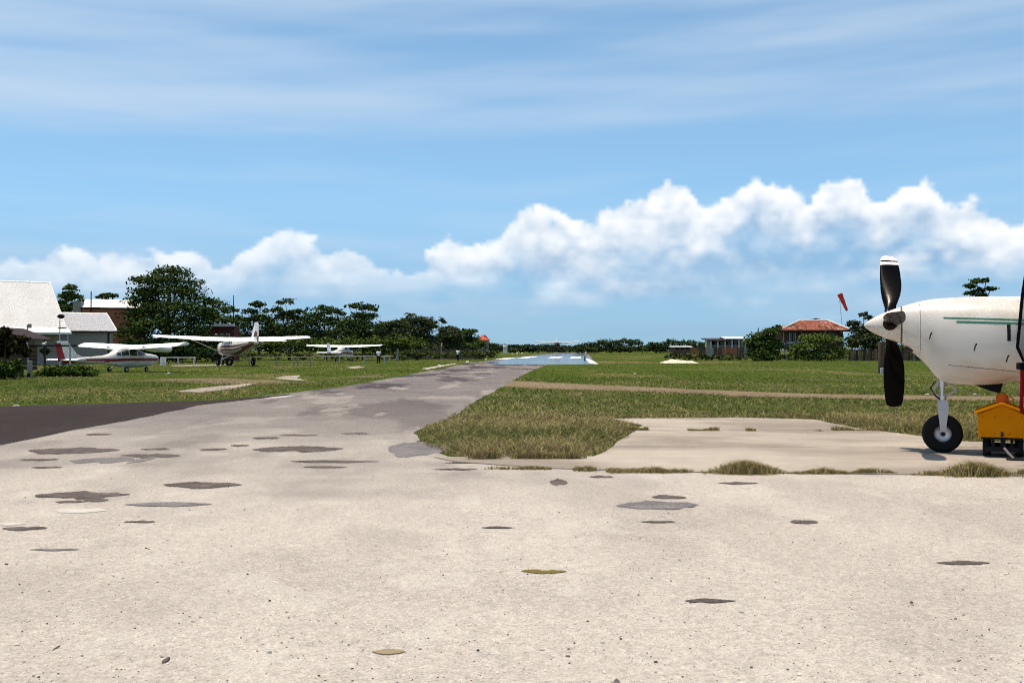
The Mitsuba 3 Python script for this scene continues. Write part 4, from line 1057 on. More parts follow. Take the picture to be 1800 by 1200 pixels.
def gable(name, label, corner, deg, length, run, ze, zr, wall_mat, roof_mat, over=0.35, trim='mat_white_roof', width=0.95, dark_eave=True):
    key = thing(name, label, 'building')
    M = frame([corner[0], corner[1], 0], deg)
    Tm = lambda m: moved(m, M)
    P = lambda x, y, z: (M @ np.array([x, y, z, 1.0]))[:3]
    pent = sg.Polygon([(0, 0), (2 * run, 0), (2 * run, ze), (run, zr - 0.12), (0, ze)])
    w = trimesh.creation.extrude_polygon(pent, length, engine='earcut')
    w.apply_transform(np.array([[0, 0, -1, 0], [1, 0, 0, 0], [0, 1, 0, 0], [0, 0, 0, 1.0]]))
    obj(key, 'wall', Tm(w), wall_mat)
    sl = (zr - ze) / run
    r = obj(key, 'roof', Tm(tm([[over, run, zr], [-length - over, run, zr], [-length - over, 2 * run + over, ze - sl * over], [over, 2 * run + over, ze - sl * over]], [[0, 1, 2], [0, 2, 3]])), roof_mat)
    A = P(over, -over, ze - sl * over + 0.05)
    u = P(-1, 0, 0) - P(0, 0, 0)
    sheets(r, 'sheet', A, u, P(over, run, zr + 0.05) - A, length + 2 * over, width, roof_mat)
    obj(r, 'ridge_cap', Tm(loft([np.array([[x, run - .22, zr - .07], [x, run - .22, zr - .03], [x, run, zr + .10], [x, run + .22, zr - .03], [x, run + .22, zr - .07]]) for x in (-length - over, over + .02)])), trim)
    bar = Tm(loft([np.array([[over - .02, y, z + .03], [over + .12, y, z + .03], [over + .12, y, z + .15], [over - .02, y, z + .15]]) for y, z in [(-over - .03, ze - sl * (over + .03)), (run, zr)]]))
    obj(r, 'barge_board', bar, trim)
    if dark_eave: obj(key, 'eave_shadow_strip', Tm(box(-length - over, over, -over - .06, -over + .05, ze - sl * over - .16, ze - sl * over - .01)), 'mat_dark_brown')  # dark strip along the eave stands for the shadow under it
    return key, M, P


c = pos(108, 575, 110)
hang, HM, HP = gable('hangar', 'big white hangar with a steep corrugated roof at the left edge', c, 35, 17, 8.0, 3.92, 9.05, 'mat_wall', 'mat_sheet', trim='mat_white_roof', dark_eave=False)
# the low white lean-to roof along its front, on posts
obj(hang, 'lean_to_roof', moved(loft([np.array([[.55, y, z], [.55, y, z + .06], [-12.5, y, z + .06], [-12.5, y, z]]) for y, z in [(-.30, 3.86), (-2.1, 3.30)]]), HM), 'mat_white_roof')
obj(hang, 'lean_to_fascia', moved(box(-12.5, .55, -2.16, -2.10, 3.18, 3.36), HM), 'mat_white_roof')
for x in (.2, -4, -8, -12): obj(hang, 'post', moved(rod([x, -1.9, 0], [x, -1.9, 3.34], .07), HM), 'mat_grey_paint')
obj(hang, 'sliding_door', moved(box(-6.6, -2.6, -.09, -.03, .05, 3.0), HM), 'mat_dirt')
for x in (-6.4, -5.4, -4.4, -3.4): obj(hang, 'door_rib', moved(box(x, x + .08, -.13, -.09, .1, 2.95), HM), 'mat_dark_brown')
c = pos(198, 580, 117)
shed, SM, SP = gable('shed', 'grey roofed metal shed joined to the right of the white hangar', c, 33, 9, 5.0, 3.78, 5.75, 'mat_wall', 'mat_grey_roof', over=0.3, trim='mat_white_roof')
obj(shed, 'corner_post', moved(box(-.55, -.35, -.06, -.005, 0, 3.7), SM), 'mat_dark_brown')
c = pos(240, 540, 146)
bb, BM, BP = gable('brick_building', 'brick red building with a shallow white roof behind the grey shed', c, 12, 7.2, 4.2, 7.45, 8.65, 'mat_brick', 'mat_white_roof', over=0.2, width=1.6)
obj(bb, 'stair_block', moved(box(-8.3, -7.25, -.2, 2, 0, 8.3), BM), 'mat_wall')
obj(bb, 'white_parapet', moved(box(-1.2, 4.2, 3.0, 3.2, 7.9, 8.62), BM), 'mat_white_roof')
single('antenna_pole', rod(pos(159.5, HZ, 143) * [1, 1, 0], pos(160, 512, 143), .11, .08), 'mat_dark', 'thin dark antenna pole at the left end of the brick red building', 'pole')
single('antenna_pole', rod(pos(410, HZ, 150) * [1, 1, 0], pos(410.5, 519, 150), .075, .06), 'mat_dark', 'thin dark pole rising from the trees right of the tallest tree', 'pole')
single('antenna_pole', rod(pos(1333, HZ, 175) * [1, 1, 0], pos(1333, 576, 175), .10, .08), 'mat_dark', 'thin dark pole over the rounded tree left of the red roofed house', 'pole')


def cottage(name, label, px0, px1, ye, d, zr_add, wall_mat, roof_mat, depth=5.0, trim=None):
    key = thing(name, label, 'building')
    a, b = pos(px0, ye, d), pos(px1, ye, d)
    z = a[2]
    obj(key, 'wall', box(a[0] + .3, b[0] - .3, d + .3, d + depth - .3, 0, z - .05), wall_mat)
    r = [[a[0], d, z], [b[0], d, z], [b[0], d + depth, z], [a[0], d + depth, z]]
    h = depth / 2 * 0.9
    r += [[a[0] + h, d + depth / 2, z + zr_add], [b[0] - h, d + depth / 2, z + zr_add]]
    obj(key, 'roof', tm(r, [[0, 1, 5], [0, 5, 4], [1, 2, 5], [2, 3, 4], [2, 4, 5], [3, 0, 4], [1, 0, 3], [1, 3, 2]]), roof_mat)
    obj(key, 'fascia', box(a[0], b[0], d - .05, d - .003, z - .16, z + .02), trim or roof_mat)
    w = (b[0] - a[0] - .6) / 4
    for k in range(3):
        x = a[0] + .3 + w * (k + .7)
        f = obj(key, 'window', box(x, x + w * .6, d + .22, d + .295, z * .45, z * .8), 'mat_white_flat')
        obj(f, 'pane', box(x + .06, x + w * .6 - .06, d + .205, d + .215, z * .47, z * .78), 'mat_glass')
    return key


cottage('cottage', 'low maroon hut with a white roof edge half hidden in trees', 366, 413, 574, 150, .4, 'mat_maroon', 'mat_dark_brown', 4, 'mat_dark_brown')
k = 'cottage'
a, b = pos(377.5, 571.5, 149.6), pos(412.5, 571.5, 149.6)
obj(k, 'awning', box(a[0], b[0], 148.9, 149.6, a[2] - .15, a[2] + .17), 'mat_white_roof')
cottage('cottage', 'small far house with a pink roof at the right end of the left treeline', 838, 861, 597.5, 300, 1.5, 'mat_beige', 'mat_pink_roof', 5)
cottage('cottage', 'tiny far white building beside the far end of the runway', 883, 893, 607.8, 480, .3, 'mat_white_flat', 'mat_white_roof', 5)

# red roofed house on stilts
def red_house():
    key = thing('house', 'raised wooden house with a rusty red hip roof and white ridges', 'building')
    d, dp = 168.0, 9.0
    a, b = pos(1371, 580, d), pos(1496, 580, d)
    x0, x1, ze = a[0], b[0], a[2]
    zr = 6.35
    rx0, rx1 = pos(1406, 564, d + dp / 2)[0], pos(1455, 564, d + dp / 2)[0]
    obj(key, 'wall', box(x0 + .9, x1 - .8, d + 1.6, d + dp - .8, 1.9, ze + .05), 'mat_wood')
    obj(key, 'floor', box(x0 + .6, x1 - .7, d + .5, d + dp - .7, 1.72, 1.9), 'mat_dark_brown')
    for x in np.linspace(x0 + .9, x1 - 1, 6):
        for y in (d + .7, d + 4, d + dp - 1): obj(key, 'stilt', box(x - .12, x + .12, y - .12, y + .12, 0, 1.72), 'mat_wall')
    r = obj(key, 'roof', tm([[x0, d, ze], [x1, d, ze], [x1, d + dp, ze], [x0, d + dp, ze], [rx0, d + dp / 2, zr], [rx1, d + dp / 2, zr]], [[2, 3, 4], [2, 4, 5], [3, 0, 4], [1, 2, 5], [0, 4, 1], [1, 4, 5]]), 'mat_rust')
    nw = 13
    for i in range(nw):
        t0, t1 = i / nw, (i + 1) / nw
        e0, e1 = np.array([x0 + (x1 - x0) * t0, d, ze + .04]), np.array([x0 + (x1 - x0) * t1, d, ze + .04])
        def top(x):
            if x < rx0: t = (x - x0) / (rx0 - x0)
            elif x > rx1: t = (x1 - x) / (x1 - rx1)
            else: t = 1
            return np.array([x, d + dp / 2 * t, ze + (zr - ze) * t + .05])
        xs = np.linspace(e0[0], e1[0], 7)
        lo = np.array([[x, d - .06, ze + .01 + .03 * (j % 2) + .008 * (i % 2)] for j, x in enumerate(xs)])
        hi = np.array([top(x) + [0, 0, .03 * (j % 2) + .008 * (i % 2)] for j, x in enumerate(xs)])
        obj(r, 'sheet', grid_mesh(np.array([lo, hi])), 'mat_rust')
    for p, q in [((x0, d, ze), (rx0, d + dp / 2, zr)), ((x1, d, ze), (rx1, d + dp / 2, zr)), ((rx0, d + dp / 2, zr), (rx1, d + dp / 2, zr))]:
        obj(r, 'ridge_cap', rod(np.array(p) + [0, 0, .10], np.array(q) + [0, 0, .10], .13), 'mat_white_roof')
    obj(key, 'fascia', box(x0 + .05, x1 - .05, d - .02, d + .03, ze - .24, ze - .01), 'mat_dark_brown')
    for px in (1397, 1470):
        x = pos(px, HZ, d)[0]
        w = obj(key, 'window', box(x - .5, x + .5, d + 1.54, d + 1.6, 2.7, 4.3), 'mat_wall')
        obj(w, 'pane', box(x - .43, x + .43, d + 1.525, d + 1.535, 2.78, 4.22), 'mat_glass')
    for x in np.linspace(x0 + .75, x0 + 3.6, 4): obj(key, 'porch_post', box(x - .06, x + .06, d + .55, d + .67, 1.9, ze - .02), 'mat_wall')
    obj(key, 'porch_rail', box(x0 + .7, x0 + 3.6, d + .57, d + .65, 2.7, 2.8), 'mat_white_flat')
    for x in np.linspace(x0 + .9, x0 + 3.5, 10): obj(key, 'baluster', box(x - .025, x + .025, d + .59, d + .63, 1.9, 2.7), 'mat_wall')
    obj(key, 'white_tank', trimesh.creation.icosphere(2, .4).apply_translation((x0 + .5, d + .3, 2.5)), 'mat_white_flat')


red_house()


def grey_building():
    key = thing('building', 'long low grey building with a white roof far behind the brown fence', 'building')
    d = 215.0
    X = lambda px: pos(px, HZ, d)[0]
    Z = lambda py: pos(0, py, d)[2]
    obj(key, 'wall', box(X(1255), X(1312), d + 3, d + 10, 0, Z(596)), 'mat_wall')
    obj(key, 'roof', loft([np.array([[X(1275), y, z], [X(1312), y, z], [X(1312), y, z + .2], [X(1275), y, z + .2]]) for y, z in [(d - .5, Z(596.5)), (d + 5, Z(592.5)), (d + 10.5, Z(596))]]), 'mat_white_roof')
    obj(key, 'porch_roof', loft([np.array([[X(1244), y, z], [X(1276), y, z], [X(1276), y, z + .18], [X(1244), y, z + .18]]) for y, z in [(d - .5, Z(599)), (d + 8, Z(595))]]), 'mat_dark_brown')
    obj(key, 'floor', box(X(1247), X(1312), d, d + 3, Z(609), Z(608)), 'mat_wall')
    for px in (1250, 1262, 1275, 1287, 1299, 1310): obj(key, 'column', box(X(px) - .14, X(px) + .14, d, d + .28, 0, Z(597)), 'mat_grey_paint')
    for px in (1258, 1268, 1281, 1293, 1304):
        w = obj(key, 'window', box(X(px) - .4, X(px) + .4, d + 2.93, d + 2.997, Z(606), Z(599.5)), 'mat_wall')
        obj(w, 'pane', box(X(px) - .34, X(px) + .34, d + 2.91, d + 2.92, Z(605.5), Z(600)), 'mat_dark')
    key = thing('building', 'low dull far building with a grey roof left of the brown fence', 'building')
    d = 300.0
    obj(key, 'wall', box(X(1182), X(1216), d, d + 6, 0, Z(610)), 'mat_wood')
    a = [[X(1180), d - .3, Z(610)], [X(1218), d - .3, Z(610)], [X(1218), d + 6.3, Z(610)], [X(1180), d + 6.3, Z(610)], [X(1180), d + 3, Z(607.5)], [X(1218), d + 3, Z(607.5)]]
    obj(key, 'roof', tm(a, [[0, 1, 5], [0, 5, 4], [3, 4, 5], [3, 5, 2], [1, 2, 5], [3, 0, 4]]), 'mat_grey_roof')
    for px in (1190, 1200, 1209):
        obj(key, 'window', box(X(px) - .5, X(px) + .5, d - .05, d - .004, Z(614), Z(610.5)), 'mat_dark')


grey_building()

# the overgrown brown hut at the left edge
hut = thing('hut', 'small dark brown open hut with a sloping roof at the left edge behind bushes', 'hut')
d = 63
A, B = pos(8, 578, d), pos(47, 597, d - 1)
obj(hut, 'roof', loft([np.array([[A[0], y, A[2]], [B[0], y, B[2]], [B[0], y, B[2] + .07], [A[0], y, A[2] + .07]]) for y in (d - 1.2, d + 2.5)]), 'mat_dark_brown')
for x, y in [(B[0] - .35, d - 1), (B[0] - .35, d + 2.2), (A[0] - 1.5, d - 1)]: obj(hut, 'post', rod([x, y, 0], [x, y, B[2] + .12], .07), 'mat_wood')
for i in range(6):
    z = .35 + i * .25
    obj(hut, 'board', box(A[0] - 1.5, B[0] - .3, d + 1.0, d + 1.04, z, z + .22), 'mat_wood')

# ------------------------------------------------------------------ fences, poles, small things
def rail_fence(label, px0, px1, d, h, posts, mat, rails=(1.0,), r=.05, group=None):
    key = thing('rail_fence', label, 'fence', group)
    a, b = pos(px0, HZ, d), pos(px1, HZ, d)
    for i, px in enumerate(posts):
        x = pos(px, HZ, d)[0]
        obj(key, 'post', box(x - r, x + r, d - r, d + r, 0, h + .02), mat)
    for q in rails: obj(key, 'rail', rod([a[0], d - r, h * q - .04], [b[0], d - r, h * q - .04], r * .8, sides=8), mat)
    return key


rail_fence('low pale pipe fence just right of the twin engine aircraft nose', 283, 345, 108, .82, [288, 313, 341], 'mat_grey_paint')
rail_fence('long low white pipe rail under the tail fin of the tail-on aircraft', 437, 552, 103, .90, [438, 486, 517, 524, 546], 'mat_wall', r=.05)
rail_fence('low grey pipe fence in front of the small light aircraft', 556, 692, 122, .85, [572, 597, 640, 676, 684], 'mat_grey_paint')
drum = thing('barrel', 'pale barrel standing at the end of the low pipe fence by the twin engine aircraft', 'barrel')
x = pos(287, HZ, 106)[0]
obj(drum, 'shell', trimesh.creation.cylinder(.28, .85, sections=24).apply_translation((x, 106, .43)), 'mat_white_flat', 40)
for z in (.3, .56): obj(drum, 'hoop', trimesh.creation.torus(.285, .018, major_sections=24, minor_sections=6).apply_translation((x, 106, z)), 'mat_grey_paint', True)
tyre_, hub_ = wheel(np.array([at(442, 641)[0], 102, .42]), .42, .24, (0.3, 1, 0))
key = single('tyre', join([tyre_]), 'mat_rubber', 'black tyre standing against the left end of the white pipe rail', 'tyre', 40)
fence = thing('fence', 'long weathered brown board fence beyond the left grass, below the grey green trees', 'fence')
d = 176
for i, px in enumerate(np.arange(712, 852, 3.1)):
    x = pos(px, HZ, d)[0]; w = 3.0 / FOC * d
    obj(fence, 'board', box(x, x + w - .03, d + (i % 2) * .03, d + .04 + (i % 2) * .03, .0, 1.75 + .10 * math.sin(i * 2.3)), ['mat_patch', 'mat_wood', 'mat_wood'][(i * 7 + i // 3) % 3])
fence = thing('fence', 'patched brown and grey board fence in front of the far grey building', 'fence')
d = 196
for i, px in enumerate(np.arange(1214, 1338, 3.4)):
    x = pos(px, HZ, d)[0]; w = 3.3 / FOC * d
    obj(fence, 'board', box(x, x + w - .03, d + (i % 2) * .03, d + .04 + (i % 2) * .03, .0, 2.05 + .15 * math.sin(i * 1.7)), ['mat_brick', 'mat_wood', 'mat_wall', 'mat_wood', 'mat_brick'][(i * 5 + i // 4) % 5])
fence = thing('fence', 'dark brown board fence behind the spinner and propeller of the near aircraft', 'fence')
d = 150
for i, px in enumerate(np.arange(1492, 1672, 4.2)):
    x = pos(px, HZ, d)[0]; w = 4.0 / FOC * d
    obj(fence, 'board', box(x, x + w - .03, d + (i % 2) * .03, d + .04 + (i % 2) * .03, .0, 1.75 + .15 * math.sin(i * 1.7)), ['mat_wood', 'mat_dirt', 'mat_wood', 'mat_dark_brown'][(i * 5 + i // 4) % 4])

beam = thing('barrier', 'dark wooden beam resting on two thin posts beside the brown hut', 'barrier')
a, b = pos(43, 607.5, 64), pos(134, 607.5, 64)
obj(beam, 'beam', box(a[0], b[0], 63.95, 64.05, a[2] - .05, a[2] + .05), 'mat_dark_brown')
for px, py in [(50, 664), (123.5, 668)]:
    x = pos(px, HZ, 63.9)[0]
    obj(beam, 'post', rod([x, 63.88, 0], [x, 63.88, a[2] + .02], .06 if px > 100 else .045), 'mat_grey_paint')
p = pos(77, 604, 64)
bird = thing('bird', 'small white bird perched on the dark wooden beam', 'bird')
bm = trimesh.creation.icosphere(2, .1); bm.apply_scale((1.5, .9, .9)); bm.apply_translation(p + [0, 0, -.02])
hd_ = trimesh.creation.icosphere(2, .055); hd_.apply_translation(p + [.12, 0, .09])
bk = trimesh.creation.cone(.02, .07, sections=8); bk.apply_transform(trimesh.geometry.align_vectors([0, 0, 1], [1, 0, 0])); bk.apply_translation(p + [.165, 0, .09])
tl = tm([p + [-.1, -.03, 0], p + [-.1, .03, 0], p + [-.27, .0, -.03], p + [-.1, 0, .03]], [[0, 1, 2], [0, 2, 3], [1, 3, 2], [0, 3, 1]])
obj(bird, 'body', join([bm, hd_, tl]), 'mat_white_flat', True); obj(bird, 'beak', bk, 'mat_orange')
for dx in (-.03, .03): obj(bird, 'leg', rod(p + [dx, 0, -.1], [p[0] + dx, 64, a[2] + .05], .01), 'mat_orange')

lamp = thing('lamp_post', 'thin lamp post with a dark round head in front of the hangar and shed gap', 'lamp post')
x, zt = pos(105, 555, 90)[0], pos(105, 555, 90)[2]
obj(lamp, 'pole', rod([x, 90, 0], [x, 90, zt - .3], .05, .04), 'mat_grey_paint')
hd_ = trimesh.creation.icosphere(2, .26); hd_.apply_scale((1.2, 1, .75)); hd_.apply_translation((x + .1, 90, zt - .05))
obj(lamp, 'lamp_head', hd_, 'mat_dark', True)
obj(lamp, 'bracket', box(x - .12, x + .55, 89.95, 90.05, pos(0, 576, 90)[2] - .05, pos(0, 576, 90)[2] + .04), 'mat_dark_brown')
pole = thing('utility_pole', 'thin grey pole with a small box near its top before the hangar lean-to', 'pole')
x, zt = pos(48, 571, 78)[0], pos(48, 571, 78)[2]
obj(pole, 'shaft', rod([x, 78, 0], [x, 78, zt], .06, .05), 'mat_grey_paint'); obj(pole, 'meter_box', rbox(x + .05, x + .28, 77.9, 78.1, zt - .22, zt + .08, .02), 'mat_wall')
post = thing('marker_post', 'short grey post with a black foot in the left foreground grass', 'post')
q = at(52.5, 664)
obj(post, 'shaft', rbox(q[0] - .11, q[0] + .11, q[1] - .1, q[1] + .1, .0, .95, .02), 'mat_wall'); obj(post, 'black_plate', box(q[0] - .09, q[0] + .07, q[1] - .13, q[1] - .102, .04, .26), 'mat_dark')
post = thing('concrete_post', 'tall pale concrete post with a leaning brace right of the walking man', 'post')
q = at(698, 634); q[1] = 134; q[0] = pos(699, HZ, 134)[0]
obj(post, 'shaft', box(q[0] - .11, q[0] + .11, q[1] - .1, q[1] + .1, 0, 1.75), 'mat_wall'); obj(post, 'brace', rod([q[0] - .3, q[1], 0], [q[0] - .05, q[1], .8], .07), 'mat_wall')
post = thing('timber_post', 'dark rough timber post seen just left of the lower propeller blade', 'post')
q = at(1549, 656)
obj(post, 'shaft', pipe([[q[0], q[1], 0], [q[0] + .02, q[1], 1.0], [q[0] - .03, q[1], 2.1]], [.20, .22, .20], 9), 'mat_wood', True)
obj(post, 'foot', rbox(q[0] - .16, q[0] + .1, q[1] - .3, q[1] - .17, 0, .35, .03), 'mat_grey_paint')

sock = thing('windsock', 'red windsock drooping from a thin pole above the red roofed house', 'windsock')
d = 172
b, t = pos(1486, HZ, d) * [1, 1, 0], pos(1475, 516, d)
obj(sock, 'pole', rod(b, t + [0, 0, .05], .06, .035), 'mat_grey_paint')
e = pos(1488, 546, d)
ax = (e - t)
obj(sock, 'ring', moved(trimesh.creation.torus(.46, .035, major_sections=24, minor_sections=6), np.vstack([np.column_stack([trimesh.geometry.align_vectors([0, 0, 1], ax)[:3, :3], t + [.1, 0, 0]]), [0, 0, 0, 1]])), 'mat_white_flat', True)
obj(sock, 'sleeve', pipe([t + [.1, 0, 0] + ax * q for q in np.linspace(0, 1, 9)], np.linspace(.45, .19, 9) * (1 + .08 * np.sin(np.arange(9) * 2.1)), 16), 'mat_windsock', True)

sgn = thing('sign', 'tiny red and white sign on a thin stake above the left board fence', 'sign')
q = pos(775.5, 605, 165)
obj(sgn, 'stake', rod([q[0], 165, 0], [q[0], 165, q[2]], .04), 'mat_grey_paint'); obj(sgn, 'board', box(q[0] - .14, q[0] + .16, 164.93, 164.96, q[2] - .3, q[2] + .25), 'mat_white_flat'); obj(sgn, 'red_panel', box(q[0] - .14, q[0] - .02, 164.91, 164.928, q[2] - .3, q[2] + .25), 'mat_red')

mk = thing('runway_marker', 'tiny dark marker post standing in the mirage stretch of the far runway', 'marker')
q = at(1028, 633.5)
obj(mk, 'post', rod(q, q + [0, 0, .62], .10, .09), 'mat_dark'); obj(mk, 'base', rod(q, q + [0, 0, .06], .22, .2, 12), 'mat_dark_brown')

# sand heap and white stones
q0, q1 = at(1163, 640), at(1224, 640)
d = 125.0
X0, X1 = pos(1162, HZ, d)[0], pos(1224, HZ, d)[0]
g = np.random.default_rng(9)
uu, vv = np.meshgrid(np.linspace(0, 1, 40), np.linspace(0, 1, 14))
zz = .42 * np.sin(np.pi * uu) ** .6 * np.sin(np.pi * vv) ** .8 * (.55 + .9 * meshkit.fbm(np.stack([uu * 7, vv * 3, uu * 0], -1), 3, 4)) + .01
single('sand_heap', grid_mesh(np.stack([X0 + (X1 - X0) * uu, d - 2.2 + 4.4 * vv, zz], -1)), 'mat_sand', 'low heap of pale sand lying in the right grass before the fence', 'sand heap', True)


def stone(label, px, py, wpx, hpx, seed, name='white_stone', group='white painted stones along the runway edge', mat='mat_white_flat', cat='stone'):
    q = at(px, py + hpx / 2)
    s = q[1] / FOC
    m = trimesh.creation.icosphere(2, 1.0)
    n = m.vertices * 1.3 + seed * 7.7
    m.vertices *= (0.72 + 0.56 * meshkit.fbm(n, 3, seed))[:, None] * np.array([wpx * s / 2, max(wpx * .35 * s, .05), hpx * s / 2])
    m.apply_translation((q[0], q[1], hpx * s * .38))
    single(name, m, mat, label, cat, True, group)


for k, (px, py, w, h, lab) in enumerate([
        (822, 636, 8, 3.4, 'large white painted stone at the left runway edge past the second man'), (854, 631.5, 4.5, 2.2, 'small white stone by the left edge of the mirage on the runway'),
        (918, 620.8, 4, 3, 'third of three far white stones before the scrub, the rightmost'), (909, 621.2, 3.5, 3, 'middle one of three far white stones before the scrub'), (901, 621.8, 3.5, 2.6, 'leftmost of three far white stones before the scrub'),
        (1030, 619.4, 4, 3, 'white stone at the far right corner of the runway'), (772, 641.6, 6, 2.4, 'white stone at the near end of the white edge line left of the runway')]):
    stone(lab, px, py, w, h, k, group=None)
for k, (px, py, w, h, lab) in enumerate([
        (1630, 693, 8, 4, 'white stone on the dirt track between propeller and nose wheel'), (1714, 693, 7, 5, 'white stone on the dirt track under the cowl, left of the cart knob'), (1578, 762, 6, 3.5, 'pale stone at the back edge of the stand left of the nose wheel'),
        (297, 656, 6, 5, 'white ball-like stone in the grass right of the twin engine aircraft'), (1116, 657, 5, 3, 'tiny white stone in the green field right of the runway'), (29, 712.5, 12, 2.5, 'pale flat stone beside the dark taxiway at the far left'),
        (293, 1158, 11, 7, 'dark stone lying on the apron at the bottom left'), (101, 1137, 6, 4, 'small dark stone on the apron near the left bottom corner'), (1084, 1196, 10, 5, 'dark stone at the bottom edge of the apron')]):
    stone(lab, px, py, w, h, 20 + k, 'stone', None, 'mat_chalk' if k < 6 else 'mat_patch')

# ------------------------------------------------------------------ the yellow ground power cart and the red service vehicle
def cart():
    def obj(parent, name, mesh, *r, **k):
        Mr = trimesh.transformations.rotation_matrix(math.radians(-25), [0, 0, 1], [7.0, 15.0, 0])
        return globals()['obj'](parent, name, moved(moved(mesh, sl), Mr), *r, **k)
    key = thing('power_cart', 'yellow gabled ground power cart with an orange knob beside the nose wheel', 'cart')
    d0, L = 15.0, 0.98
    # front face stands square to the line of sight: widths are taken along it
    x = lambda px: 7.0 + (px - 1762.5) / FOC * d0 * 0.945
    z = lambda py: EYE + (HZ - py) * d0 / FOC
    sl = np.eye(4)
    x0, x1, xc = x(1721.5), x(1803), x(1762.5)
    z0, z1, zp = z(768.5), z(729), z(711.5)
    body = trimesh.creation.extrude_polygon(sg.Polygon([(x0, z0), (x1, z0), (x1, z1), (xc, zp), (x0, z1)]).buffer(-.012).buffer(.012, quad_segs=3), L, engine='earcut')
    body.apply_transform(np.array([[1, 0, 0, 0], [0, 0, -1, d0 + L], [0, 1, 0, 0], [0, 0, 0, 1.0]]))
    obj(key, 'body', body, 'mat_yellow', 30)
    for a, b, c, e in [(x(1716.5), z(728.5), xc, zp), (x(1808.5), z(728.5), xc, zp)]:
        n = np.array([-(e - b), c - a]); n /= np.linalg.norm(n); n = n if n[1] > 0 else -n
        pl = sg.Polygon([(a, b), (c, e + .003), (c + n[0] * .022 * 0, e + .034), (a + n[0] * .028, b + n[1] * .028)])
        m = trimesh.creation.extrude_polygon(pl, L + .07, engine='earcut')
        m.apply_transform(np.array([[1, 0, 0, 0], [0, 0, -1, d0 + L + .035], [0, 1, 0, 0], [0, 0, 0, 1.0]]))
        obj(key, 'lid', m, 'mat_yellow')
    kx = x(1762.5)
    obj(key, 'knob', join([rod([kx, d0 + .25, z(712) - .02], [kx, d0 + .25, z(698)], .078, .082, 20), rod([kx, d0 + .25, z(698)], [kx, d0 + .25, z(692)], .082, .05, 20)]), 'mat_orange', 30)
    hx = x(1776)
    obj(key, 'hook', pipe([[hx - .02, d0 + .2, z(712)], [hx - .03, d0 + .2, z(702)], [hx + .01, d0 + .2, z(697)], [hx + .05, d0 + .2, z(702)], [hx + .04, d0 + .2, z(710)]], .013, 8), 'mat_orange', True)
    obj(key, 'chassis', join([box(x0 + .09, x1 - .09, d0 + .06, d0 + .85, .10, .17), box(x0 + .04, x1 - .04, d0 + .02, d0 + L - .02, z0 - .03, z0 - .003)]), 'mat_dark')
    for px in (1747, 1764, 1779): obj(key, 'chassis_post', box(x(px) - (.02 if px != 1764 else .033), x(px) + (.02 if px != 1764 else .033), d0 + .07, d0 + .11, .172, z0 - .032), 'mat_dark')
    for px in (1736, 1792):
        for y in (.30, .80):
            ty, hb = wheel(np.array([x(px), d0 + y, .155]), .155, .11, (1, 0, 0))
            w = obj(key, 'wheel', ty, 'mat_rubber', 40); obj(w, 'hub', hb, 'mat_grey_paint', 40)
    obj(key, 'latch', rbox(xc - .018, xc + .018, d0 - .016, d0 - .001, z0 + .01, z0 + .08, .004), 'mat_dark_brown')
    for px in (1730, 1750, 1775, 1796):
        for zz in (z0 + .05, z1 - .03): obj(key, 'bolt', rod([x(px), d0 - .008, zz], [x(px), d0 + .004, zz], .007, sides=8), 'mat_dark_brown')
    obj(key, 'tow_bar', pipe([[x(1766), d0 - .02, .16], [x(1774), d0 - .12, .09], [x(1782), d0 - .2, .035]], .02, 8), 'mat_tow', True)
    obj(key, 'tow_plate', rbox(x(1769), x(1815), d0 - .30, d0 - .14, .01, .035, .006), 'mat_dark')


cart()


def tug():
    key = thing('service_vehicle', 'red service vehicle with black framed windscreen at the right edge', 'vehicle')
    d = 14.55
    P = lambda px, py, dd=0: pos(px, py, d + dd)
    pts = [P(1812, 430), P(1797.5, 520), P(1790.5, 590), P(1788.5, 610), P(1799, 634), P(1850, 640), P(1856, 430)]
    obj(key, 'window_frame', pipe(pts + [pts[0], pts[1]], .022, 8), 'mat_black', True)
    pane = np.array(pts) + [0, .004, 0]
    obj(key, 'pane', tm(pane, [[0, i, i + 1] for i in range(1, len(pane) - 1)]), 'mat_glass_pane')
    obj(key, 'frame_foot', rbox(P(1790, 0)[0], P(1815, 0)[0], d - .05, d + .08, P(0, 650)[2], P(0, 637)[2], .015), 'mat_black')
    obj(key, 'post', pipe([P(1797, 648), P(1796, 690), P(1794.5, 716), P(1797, 724), P(1806, 728), P(1826, 729), [pos(1822, 0, d + 1.05)[0] + .05, d + .45, .72]], .026, 12), 'mat_red_flat', True)
    X = pos(1822, 0, d + 1.05)[0]
    obj(key, 'post', pipe([P(1850, 640), [X - .02, d + .3, 1.15], [X + .08, d + .4, .93]], .026, 10), 'mat_red_flat', True)
    obj(key, 'body', rbox(X, X + 1.6, d + .2, d + 1.05, .38, .95, .06), 'mat_red')
    obj(key, 'seat', rbox(X + .5, X + 1.0, d + .35, d + .9, .955, 1.1, .05), 'mat_dark')
    for x in (X + .4, X + 1.3):
        for y in (d + .28, d + .97):
            ty, hb = wheel(np.array([x, y, .24]), .24, .14)
            w = obj(key, 'wheel', ty, 'mat_rubber', 40); obj(w, 'hub', hb, 'mat_grey_paint', 40)


bsdf('mat_glass_pane', {'type': 'thindielectric', 'int_ior': 1.5, 'specular_transmittance': {'type': 'rgb', 'value': [.45, .42, .40]}})
tug()


# ------------------------------------------------------------------ people
def ball(c, r):
    m = trimesh.creation.icosphere(2, r); return m.vertices + np.asarray(c)


